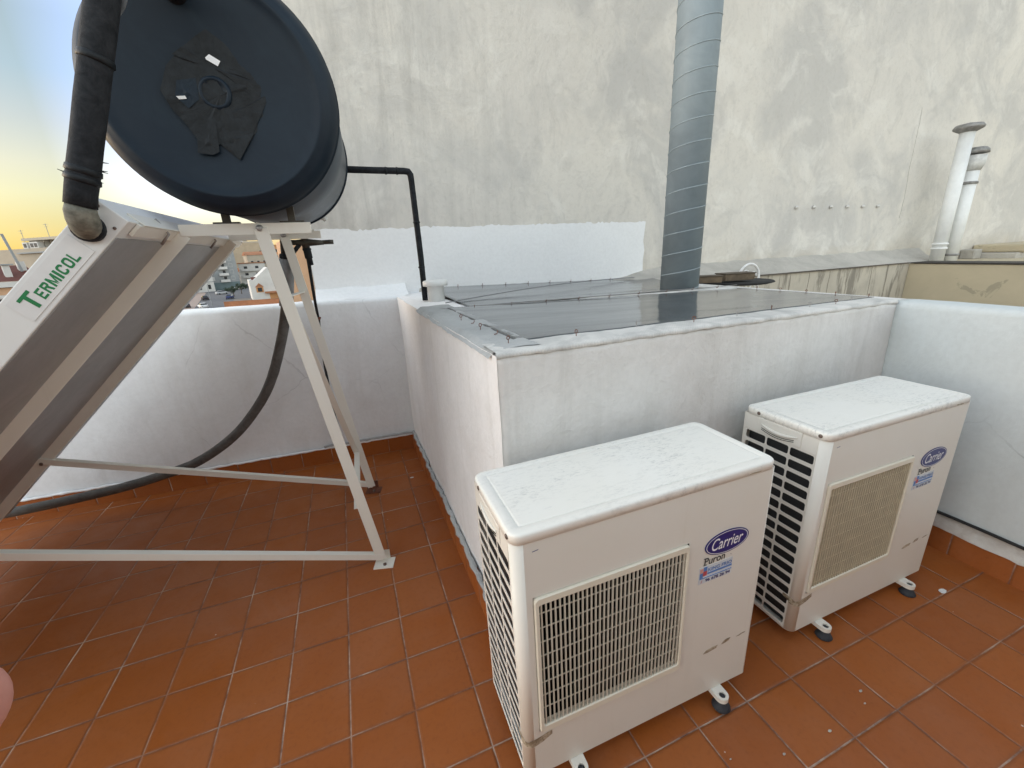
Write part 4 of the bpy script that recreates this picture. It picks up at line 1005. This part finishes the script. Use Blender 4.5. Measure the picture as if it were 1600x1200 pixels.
# ================================================================== THE TOWN BELOW
M_conc=wallm('grey_concrete_render',(.30,.315,.32)); M_cream=wallm('cream_render',(.45,.40,.32)); M_whit=wallm('white_render',(.60,.59,.565)); M_beige=wallm('beige_party_render',(.38,.33,.26)); M_orange=wallm('orange_render',(.52,.27,.12)); M_red=wallm('dark_red_tiles',(.13,.045,.035),.25); M_brick=wallm('orange_brick',(.40,.17,.085),.25); M_teal=wallm('teal_shutters',(.14,.19,.20)); M_terr=wallm('terracotta_tiles',(.36,.16,.08),.25); M_sand=wallm('sandy_render',(.42,.345,.25)); M_pink=wallm('peach_render',(.55,.34,.21))
def yawdir(p): d=Vector((p[0]-CAM.x,p[1]-CAM.y,0)).normalized(); return math.atan2(-d.x,d.y)   # a facade facing the terrace
class Block:
    """a building: local x along its front, y to the back, z up from the street"""
    def __init__(s,name,label,cat,loc,yaw,group='buildings across the street below'):
        s.t=thing(name,label,cat,(loc[0],loc[1],loc[2]),group,False); s.t.rotation_euler=(0,0,yaw)
    def part(s,name,mat,boxes,parent=None,bevel=0): 
        m=MB(); 
        for a,b in boxes: m.box(a,b)
        return m.build(name,mat,parent or s.t,bevel)
    def window(s,x,z,w,h,y=0.,frame=M_whit,pane=M_hole,side=0,shutter=None):
        if side==0:
            f=s.part('window',frame,[((x-w/2-.08,y-.06,z-.08),(x+w/2+.08,y+.02,z+h+.08))]); p=s.part('pane',shutter or pane,[((x-w/2,y-.09,z),(x+w/2,y-.065,z+h))],f)
        else: # on the right-hand side wall at x = y
            f=s.part('window',frame,[((y-.02,x-w/2-.08,z-.08),(y+.06,x+w/2+.08,z+h+.08))]); p=s.part('pane',shutter or pane,[((y+.065,x-w/2,z),(y+.09,x+w/2,z+h))],f)
    def balcony(s,x,z,w,d,y=0,mat=M_whit,rail=M_whit):
        b=s.part('balcony',mat,[((x-w/2,y-d,z-.18),(x+w/2,y-.005,z))]); s.part('railing',rail,[((x-w/2,y-d,z+.006),(x+w/2,y-d+.06,z+.95)),((x-w/2,y-d+.066,z+.006),(x-w/2+.06,y-.01,z+.95)),((x+w/2-.06,y-d+.066,z+.006),(x+w/2,y-.01,z+.95))],b)
# street sheets
def quad(name,pts,mat): 
    o=MB().add(pts,[(0,1,2,3)]).build(name,mat); tag(o,kind='structure'); return o
s0=on_ground(345,520); 
quad('street',[on_ground(x,y,GZ+.004) for x,y in ((230,560),(352,500),(372,452),(300,446))],M_asph)
quad('cross_street',[on_ground(x,y,GZ+.008) for x,y in ((300,470),(425,464),(425,449),(300,452))],M_asph)
quad('pavement',[on_ground(x,y,GZ+.05) for x,y in ((230,470),(290,500),(322,458),(300,452))],wallm('pavement_slabs',(.33,.25,.21)))
# grey apartment block
c=on_ground(378,450.5); yw=yawdir(c)+.18
B=Block('apartment_block','grey five-storey apartment block with white balconies, across the street','building',c,yw)
hh=at(378,389,(c-CAM).dot(FW)).z-GZ; wd=18.; dp=14.; fl_=hh/6.2
B.part('wall',M_conc,[((-wd,0,0),(0,dp,hh))]); B.part('ground_floor',M_teal,[((-wd+.3,-.12,0.05),(-.3,-.005,fl_*1.15))]); B.part('cornice',M_whit,[((-wd-.3,-.5,hh+.01),(.4,dp+.2,hh+.45))])
for k in range(5):
    z=fl_*(1.25+k*.99)
    for x in (-14.6,-10.6): B.window(x,z+.75,1.9,1.5,0,shutter=M_whit)
    B.window(-5.4,z+.1,1.2,2.1,0); B.window(-2.4,z+.75,1.3,1.4,0,shutter=M_conc)
    B.balcony(-5.8,z,3.6,1.3,0)
    if k>0: B.window(3.0,z+.7,3.0,1.6,0.0,side=1,frame=M_conc,pane=M_hole); B.window(8.6,z+.7,3.0,1.6,0.0,side=1,frame=M_conc)
# low white annexe left of it
c=on_ground(327,456); B=Block('white_house','white two-storey house with a grey trim, left of the grey apartment block','building',c,yawdir(c)+.35)
B.part('wall',M_whit,[((-9,0,0),(2.6,9,8.2))]); B.part('trim',M_conc,[((-9.1,-.15,4.0),(2.75,-.01,4.25))]); B.part('roof',M_terr,[((-9.3,-.4,8.22),(2.9,9.3,8.5))])
for x in (-6,-3,.6): B.window(x,5.2,1.1,1.8); B.window(x,1.1,1.1,1.9)
# tall cream building behind, with an orange neighbour
c=on_ground(392,441); B=Block('tall_building','tall plain cream building rising behind the grey apartment block','building',c,yawdir(c)-.1)
ht=at(392,380,(c-CAM).dot(FW)).z-GZ; B.part('wall',M_sand,[((-14,0,0),(11,12,ht))]); B.part('parapet',M_cream,[((-14.1,-.1,ht+.01),(11.1,12.1,ht+.9))]); B.part('stair_head',M_cream,[((-3,3,ht+.92),(2,8,ht+3.2))])
for k in range(3): B.window(8.5,8+k*4.3,1.3,1.2)
c=on_ground(436,441); B=Block('orange_building','narrow orange building with dark windows, right of the tall cream building','building',c,yawdir(c))
ht=at(432,384,(c-CAM).dot(FW)).z-GZ; B.part('wall',M_orange,[((-5,0,0),(7,10,ht))]); B.part('roof',M_terr,[((-5.3,-.3,ht+.01),(7.3,10.3,ht+.4))])
for k in range(5): B.window(-2.4,3+k*3.3,1.3,1.5); B.window(1.6,3+k*3.3,1.3,1.5)
# stepped white flats
c=on_ground(402,447); B=Block('white_flats','small white flats with long balconies, between grey block and gabled white house','building',c,yawdir(c)-.1)
ht=at(400,411,(c-CAM).dot(FW)).z-GZ; B.part('wall',M_whit,[((-6,0,0),(5,9,ht))]); B.part('roof',M_terr,[((-6.4,-.5,ht+.01),(5.4,9.4,ht+.4))])
for k in range(3): B.window(-3.2,ht-3.2-k*3.1,1.4,1.9); B.window(1.6,ht-3.2-k*3.1,1.4,1.9); B.balcony(-1,ht-3.4-k*3.1,8,1.2)
# white house with orange gabled window and a canopy
c=on_ground(396,469); B=Block('gabled_house','white house with orange gabled window surround and tiled canopy, behind the brick wall','building',c,yawdir(c)+.05)
dd=(c-CAM).dot(FW); sc=dd/FPX
B.part('wall',M_whit,[((0,0,0),(17,10,30*sc))])
gw=MB(); gw.hexa([(6*sc,0,30*sc+.01),(50*sc,0,30*sc+.01),(50*sc,10,30*sc+.01),(6*sc,10,30*sc+.01),(28*sc,0,48*sc),(29*sc,0,48*sc),(29*sc,10,48*sc),(28*sc,10,48*sc)]); gw.build('gable',M_whit,B.t)
wn=B.part('window',M_orange,[((7*sc,-.12,11*sc),(17*sc,-.01,19*sc))]); B.part('pane',M_hole,[((9*sc,-.16,12*sc),(15*sc,-.125,18*sc))],wn)
pm=MB(); pm.poly([Vector((6*sc,-.25,19.3*sc)),Vector((18*sc,-.25,19.3*sc)),Vector((12*sc,-.25,25*sc))],(0,.24,0)); pm.build('pediment',M_terr,wn)
B.part('canopy',M_terr,[((18*sc,-1.6,9*sc),(44*sc,-.01,11.5*sc))]); B.part('door',M_orange,[((24*sc,-.1,0),(36*sc,-.01,8.5*sc))]); B.part('chimney',M_red,[((4*sc,2,30.05*sc),(14*sc,4,34*sc))])
# brick wall
a=on_ground(352,481); b=on_ground(440,475)
bw_=thing('brick_wall','low orange brick boundary wall beside the street','wall',a)
MB().bar(a+Vector((0,0,.75)),b+Vector((0,0,.75)),.3,1.5).build('wall',M_brick,bw_); MB().bar(a+Vector((0,0,1.56)),b+Vector((0,0,1.56)),.4,.1).build('coping',M_terr,bw_)
# cream slab building at the right of the gap
c=at(478,440,62.); c.z=GZ; B=Block('cream_building','plain cream gable wall seen between the stand leg and the black drain pipe','building',c,yawdir(c)+.1)
B.part('wall',M_pink,[((-2.2,0,0),(10,12,14.2))]); B.part('roof',M_terr,[((-2.5,-.3,5.9),(-2.22,12.2,6.2))])
MB().box((-4.6,1.,0),(-2.25,9,4.9)).build('annexe',M_brick,B.t)
# left: long beige party wall with white roof plant, dark-tiled house in front
p0=at(-60,376,50); p1=at(118,379,47); c=(p0+p1)/2
B=Block('long_building','long beige rendered building with white structures on its flat roof, far left','building',(c.x,c.y,GZ),math.atan2((p1-p0).y,(p1-p0).x))
L=(p1-p0).length; h0=at(50,388,48.5).z-GZ
B.part('wall',M_beige,[((-L/2-8,0,0),(L/2+.5,10,h0))]); 
zt=h0; x=lambda px:(px-29)*48.5/FPX
B.part('roof_house',M_whit,[((x(32),1.,h0+.01),(x(62),5,h0+.85))]); B.part('roof_house',M_cream,[((x(30),.4,h0+.86),(x(105),6,h0+1.15))]); B.part('roof_house',M_sand,[((x(63),1.5,h0+.01),(x(110),5,h0+.84))])
B.part('ledge',M_conc,[((x(25),-.25,h0-.55),(x(80),-.01,h0-.40))])
for px in (36,50,58): f=B.part('cooling_unit',M_whit,[((x(px)-.35,.3,h0+.012),(x(px)+.35,.9,h0+.7))]); B.part('fan_opening',M_hole,[((x(px)-.2,.27,h0+.12),(x(px)+.2,.295,h0+.55))],f)
for px,hh2 in ((27,1.2),(81,1.7)):
    m=MB(); m.bar((x(px),.8,h0),(x(px),.8,h0+hh2+.9),.04,.04,(1,0,0)); m.bar((x(px)-.35,.8,h0+hh2+.8),(x(px)+.35,.8,h0+hh2+.8),.03,.03); m.bar((x(px)-.25,.8,h0+hh2+.55),(x(px)+.25,.8,h0+hh2+.55),.03,.03); m.build('aerial',M_conc,B.t)
B.part('chimney',M_red,[((x(86),2,h0+1.16),(x(90),3,h0+1.9))])
p=at(8,440,42); B=Block('tiled_house','orange house with dark red tiled roof and white cornice, lower left beside the collector','building',(p.x,p.y,GZ),yawdir(p)+.12)
hz=p.z-GZ; B.part('wall',M_pink,[((-9,0,0),(2.3,8,hz-.6))]); B.part('cornice',M_whit,[((-9.3,-.45,hz-.55),(2.6,.3,hz-.05))]); B.part('balcony',M_whit,[((-1.2,-.7,hz-1.6),(1.6,-.01,hz-1.3))])
B.window(-.6,hz-3.0,.9,1.3); B.window(-2.5,hz-3.0,.9,1.3)
rf=MB(); rf.hexa([(-9.3,-.4,hz),(2.7,-.4,hz),(2.7,8,hz),(-9.3,8,hz),(-9.3,3.4,hz+1.55),(2.2,3.4,hz+1.55),(2.2,4.2,hz+1.55),(-9.3,4.2,hz+1.55)]); rf=rf.build('roof',M_red,B.t)
ch=B.part('chimney',M_whit,[((.25,.6,hz+.3),(.75,1.1,hz+1.55))],rf); B.part('chimney_hood',M_conc,[((-.05,.4,hz+1.56),(1.05,1.3,hz+1.68))],ch)
ch=B.part('chimney',M_whit,[((1.5,2.,hz+.9),(2.1,2.5,hz+1.9))],rf)
m=MB().bar((1.65,1.6,hz+.9),(1.2,1.6,hz+4.6),.2,.2,(0,1,0)).build('flue',M_conc,rf)
# cars
def car_proto():
    t=thing('parked_car','x','car',(0,0,0),'cars parked in the street below',False)
    sec=[(-2.1,.55,.75,.70),(-1.95,.30,.95,.82),(-1.0,.25,1.0,.86),(.9,.25,.98,.86),(1.85,.28,.85,.82),(2.1,.45,.65,.66)]
    m=MB(); vs=[]
    for x,z0,z1,w in sec: vs+=[(x,-w,z0),(x,w,z0),(x,w,z1),(x,w*.92,z1+.06),(x,-w*.92,z1+.06),(x,-w,z1)]
    n=6; m.add(vs,[(i*n+k,i*n+(k+1)%n,(i+1)*n+(k+1)%n,(i+1)*n+k) for i in range(5) for k in range(n)],True); m.add(vs[:6],[tuple(range(6))]); m.add(vs[-6:],[tuple(range(6))])
    b=m.build('body',wallm('car_paint_white',(.7,.7,.7)),t)
    g=MB(); g.hexa([(-1.75,-.78,1.0),(1.0,-.78,1.0),(1.0,.78,1.0),(-1.75,.78,1.0),(-1.25,-.60,1.42),(.25,-.60,1.42),(.25,.60,1.42),(-1.25,.60,1.42)]); g.build('window_band',M_glass,t,.05)
    r_=MB(); r_.box((-1.22,-.58,1.425),(.22,.58,1.47)); r_.build('roof',b.data.materials[0],t,.02)
    for x in (-1.3,1.3):
        for y in (-.78,.78): w=MB().lathe([(.05,-.1),(.31,-.1),(.31,.1),(.05,.1)],(x,y,.31),(0,1,0),16).build('wheel',M_rub,t)
    for y in (-.6,.6): MB().box((-2.14,y-.15,.62),(-2.06,y+.15,.76)).build('tail_light',M_red,t)
    return t
cars=[(292,481,'dark grey car parked lowest in the street, next to the pink pavement',.9,(.06,.065,.075)),(318,482,'white hatchback just above the parapet top, lowest in the street',1.0,(.72,.72,.72)),(321,469,'black car parked beside the pink pavement',.95,(.025,.025,.03)),(347,460,'silver car standing in the middle of the junction',.2,(.45,.46,.47)),(388,449,'dark van parked near the white flats',.5,(.04,.05,.06)),(360,467,'small blue car by the end of the brick wall',.75,(.04,.06,.16)),(303,459,'silver estate car parked farther up, beside the pink pavement',.95,(.35,.36,.37)),(374,452,'white van at the corner of the grey apartment block',.15,(.62,.62,.61)),(341,453,'dark red car in front of the teal shutters',.1,(.10,.02,.02))]
cp0=car_proto()
for k,(px,py,lab,ya,colr) in enumerate(cars):
    o=cp0 if k==0 else copy_tree(cp0)
    p=on_ground(px,py); o.location=p+Vector((0,0,.012)); o.rotation_euler=(0,0,yawdir(p)+ya*PI/2+.2); o['label']=lab
    m=wallm('car_paint_%d'%k,colr)
    for ch in o.children:
        nm=ch.name.split('.')[0]
        if nm in ('body','roof'):
            if k>0: ch.data=ch.data.copy()
            ch.data.materials[0]=m
# more roofs beyond the junction
for (px,py,pt,w_,d_,mat,rm,nm,lab,ya) in ((412,446,398,9,9,M_cream,M_terr,'house','cream house with terracotta roof beyond the white flats',.2),(383,447,424,7,7,M_whit,M_terr,'house','small white house at the foot of the tall cream building',-.2),(466,450,405,8,9,M_sand,M_red,'house','sandy house with dark red roof, seen between the stand legs',.1),(300,449,392,9,9,M_beige,M_terr,'house','beige house beyond the pink pavement, mostly behind the collector',.3)):
    c=on_ground(px,py); B=Block(nm,lab,'house',c,yawdir(c)+ya); ht=at(px,pt,(c-CAM).dot(FW)).z-GZ
    B.part('wall',mat,[((-w_/2,0,0),(w_/2,d_,ht))]); g_=MB(); g_.hexa([(-w_/2-.4,-.4,ht+.01),(w_/2+.4,-.4,ht+.01),(w_/2+.4,d_+.4,ht+.01),(-w_/2-.4,d_+.4,ht+.01),(-w_/2-.4,d_*.48,ht+1.7),(w_/2+.4,d_*.48,ht+1.7),(w_/2+.4,d_*.52,ht+1.7),(-w_/2-.4,d_*.52,ht+1.7)]); g_.build('roof',rm,B.t)
    k_=0
    while 1.2+k_*3.1+1.6<ht:
        for x_ in (-w_*.3,0,w_*.3): B.window(x_,1.2+k_*3.1,1.1,1.5)
        k_+=1
# street lamp
p=on_ground(333,483); sl_=thing('street_lamp','thin grey street lamp post at the end of the brick wall','street lamp',p)
MB().tube([p,p+Vector((0,0,6.2)),p+Vector((.3,0,6.6)),p+Vector((1.1,0,6.7))],[.08,.06,.05,.04],8).build('post',M_conc,sl_); MB().box((p.x+.9,p.y-.12,p.z+6.62),(p.x+1.5,p.y+.12,p.z+6.72)).build('lamp_head',M_whit,sl_)
# trees by the junction
def tree(px,py,h,label,seed):
    random.seed(seed); p=on_ground(px,py); t=thing('tree',label,'tree',p,'trees at the junction')
    tr=MB().tube([p,p+Vector((.05,0,h*.35)),p+Vector((.12,.05,h*.6))],[.16,.12,.06],8)
    for k in range(5): a=k*1.25; tr.tube([p+Vector((.06,0,h*.38)),p+Vector((math.cos(a)*h*.22,math.sin(a)*h*.22,h*.62))],[.06,.02],6)
    tr.build('trunk',M_bark,t)
    cr=MB()
    cl=[(Vector((random.gauss(0,.28)*h,random.gauss(0,.28)*h,h*(.62+random.uniform(-.16,.26)))),random.uniform(.10,.2)*h) for _ in range(14)]
    for _ in range(1100):
        c_,r_=random.choice(cl); q=Vector((random.gauss(0,1),random.gauss(0,1),random.gauss(0,1))).normalized()*r_*random.uniform(.5,1.1)
        o=p+c_+q; u=Vector((random.gauss(0,1),random.gauss(0,1),random.gauss(0,1))).normalized(); v=u.orthogonal().normalized(); s=random.uniform(.10,.22)
        cr.add([o-u*s,o+v*s*.6,o+u*s,o-v*s*.6],[(0,1,2,3)])
    cr.build('crown',M_leaf,t,0,2,False)
tree(366,463,3.6,'low dark bushy tree behind the blue car',3); tree(378,459,4.0,'dark bushy tree left of the white gabled house',4)

# unseen wall added behind the photographer to block low sky light
rw=MB().box((-4.4,-3.55,-.2),(2.9,-3.3,REARH)).build('rear_light_blocker',plaster('light_blocker_render',(.50,.47,.42),(.42,.40,.36),.7),None); tag(rw,kind='structure')
# ================================================================== LIGHT
SD=Vector((-.80,.60,0)).normalized(); LD=Vector((-.44,.90,0)).normalized(); EL=R(3.0)
w=bpy.data.worlds.new('World'); scene.world=w; w.use_nodes=True; nt=w.node_tree; nt.nodes.clear()
sky=nt.nodes.new('ShaderNodeTexSky'); sky.sky_type='NISHITA'; sky.sun_disc=False; sky.sun_elevation=EL; sky.sun_rotation=math.atan2(SD.x,SD.y); sky.altitude=50; sky.air_density=1.0; sky.dust_density=SKYDUST; sky.ozone_density=1.0
bg=nt.nodes.new('ShaderNodeBackground'); bg.inputs[1].default_value=SKYSTR; ow=nt.nodes.new('ShaderNodeOutputWorld')
gm=nt.nodes.new('ShaderNodeGamma'); gm.inputs[1].default_value=SKYGAM; nt.links.new(sky.outputs[0],gm.inputs[0])
go=nt.nodes.new('ShaderNodeGamma'); go.inputs[1].default_value=SKYGAMO; nt.links.new(sky.outputs[0],go.inputs[0])
tc=nt.nodes.new('ShaderNodeTexCoord'); dt=nt.nodes.new('ShaderNodeVectorMath'); dt.operation='DOT_PRODUCT'; dt.inputs[1].default_value=LD; nt.links.new(tc.outputs['Generated'],dt.inputs[0])
lobe=nt.nodes.new('ShaderNodeMapRange'); lobe.interpolation_type='SMOOTHSTEP'; lobe.inputs[1].default_value=.70; lobe.inputs[2].default_value=.90; nt.links.new(dt.outputs['Value'],lobe.inputs[0])
sx=nt.nodes.new('ShaderNodeSeparateXYZ'); nt.links.new(tc.outputs['Generated'],sx.inputs[0]); zz=nt.nodes.new('ShaderNodeMath'); zz.operation='MULTIPLY'; zz.inputs[1].default_value=2.; nt.links.new(sx.outputs[2],zz.inputs[0])
rp_=nt.nodes.new('ShaderNodeValToRGB'); nt.links.new(zz.outputs[0],rp_.inputs[0]); el=rp_.color_ramp.elements
stops=[(0.0, (2.276, 2.10, 1.45)), (0.15, (2.396, 2.56, 2.1)), (0.229, (2.68, 2.986, 2.704)), (0.314, (2.728, 3.006, 3.02)), (0.428, (2.383, 2.777, 3.163)), (0.55, (2.047, 2.698, 3.302)), (0.675, (2.095, 2.676, 3.097)), (1.0, (3.0, 3.4, 3.8))]
while len(el)<len(stops): el.new(.5)
for e_,(p_,c_) in zip(el,stops): e_.position=p_; e_.color=(*[v/2**EXPO for v in c_],1)
# the sky patch in camera view is deliberately dimmed and retinted against the rest
def mul_(a,b):
    m=nt.nodes.new('ShaderNodeMix'); m.data_type='RGBA'; m.blend_type='MULTIPLY'; m.inputs[0].default_value=1.; nt.links.new(a,m.inputs[6])
    if isinstance(b,tuple): m.inputs[7].default_value=(*b,1)
    else: nt.links.new(b,m.inputs[7])
    return m.outputs[2]
tint=nt.nodes.new('ShaderNodeMix'); tint.data_type='RGBA'; nt.links.new(lobe.outputs[0],tint.inputs[0])
wg=nt.nodes.new('ShaderNodeMapRange'); wg.inputs[1].default_value=-1.; wg.inputs[2].default_value=1.; wg.inputs[3].default_value=WEST[0]; wg.inputs[4].default_value=WEST[1]; nt.links.new(sx.outputs[0],wg.inputs[0])  # added gradient: sky made brighter toward the left, dimmer toward the right
bwn=nt.nodes.new('ShaderNodeRGBToBW'); nt.links.new(go.outputs[0],bwn.inputs[0]); ds=nt.nodes.new('ShaderNodeMix'); ds.data_type='RGBA'; ds.inputs[0].default_value=.55
nt.links.new(go.outputs[0],ds.inputs[6]); nt.links.new(bwn.outputs[0],ds.inputs[7])
nt.links.new(mul_(mul_(ds.outputs[2],SKYTINT),wg.outputs[0]),tint.inputs[6]); ax_=nt.nodes.new('ShaderNodeMapRange'); ax_.inputs[1].default_value=-.42; ax_.inputs[2].default_value=-.27; dv_=nt.nodes.new('ShaderNodeMath'); dv_.operation='DIVIDE'; nt.links.new(sx.outputs[0],dv_.inputs[0]); nt.links.new(sx.outputs[1],dv_.inputs[1]); nt.links.new(dv_.outputs[0],ax_.inputs[0])
am=nt.nodes.new('ShaderNodeMix'); am.data_type='RGBA'; am.clamp_result=False; nt.links.new(ax_.outputs[0],am.inputs[0]); am.inputs[6].default_value=(1,1,1,1); am.inputs[7].default_value=(1.6,1.62,2.3,1)
nt.links.new(mul_(mul_(gm.outputs[0],rp_.outputs[0]),am.outputs[2]),tint.inputs[7])
nt.links.new(tint.outputs[2],bg.inputs[0]); nt.links.new(bg.outputs[0],ow.inputs[0])
sd=bpy.data.lights.new('sun','SUN'); so=bpy.data.objects.new('sun',sd); COL.objects.link(so); sd.energy=SUNSTR; sd.angle=R(12); sd.color=(1,.80,.58)
sv=Vector((SD.x*math.cos(EL),SD.y*math.cos(EL),math.sin(EL))); so.rotation_euler=sv.to_track_quat('Z','Y').to_euler()
vs_=scene.view_settings; vs_.view_transform='Standard'; vs_.look='None'; vs_.gamma=1; vs_.use_curve_mapping=False; vs_.exposure=EXPO
scene.cycles.max_bounces=6
for o in list(scene.objects):
    if '_w' in o: del o['_w']
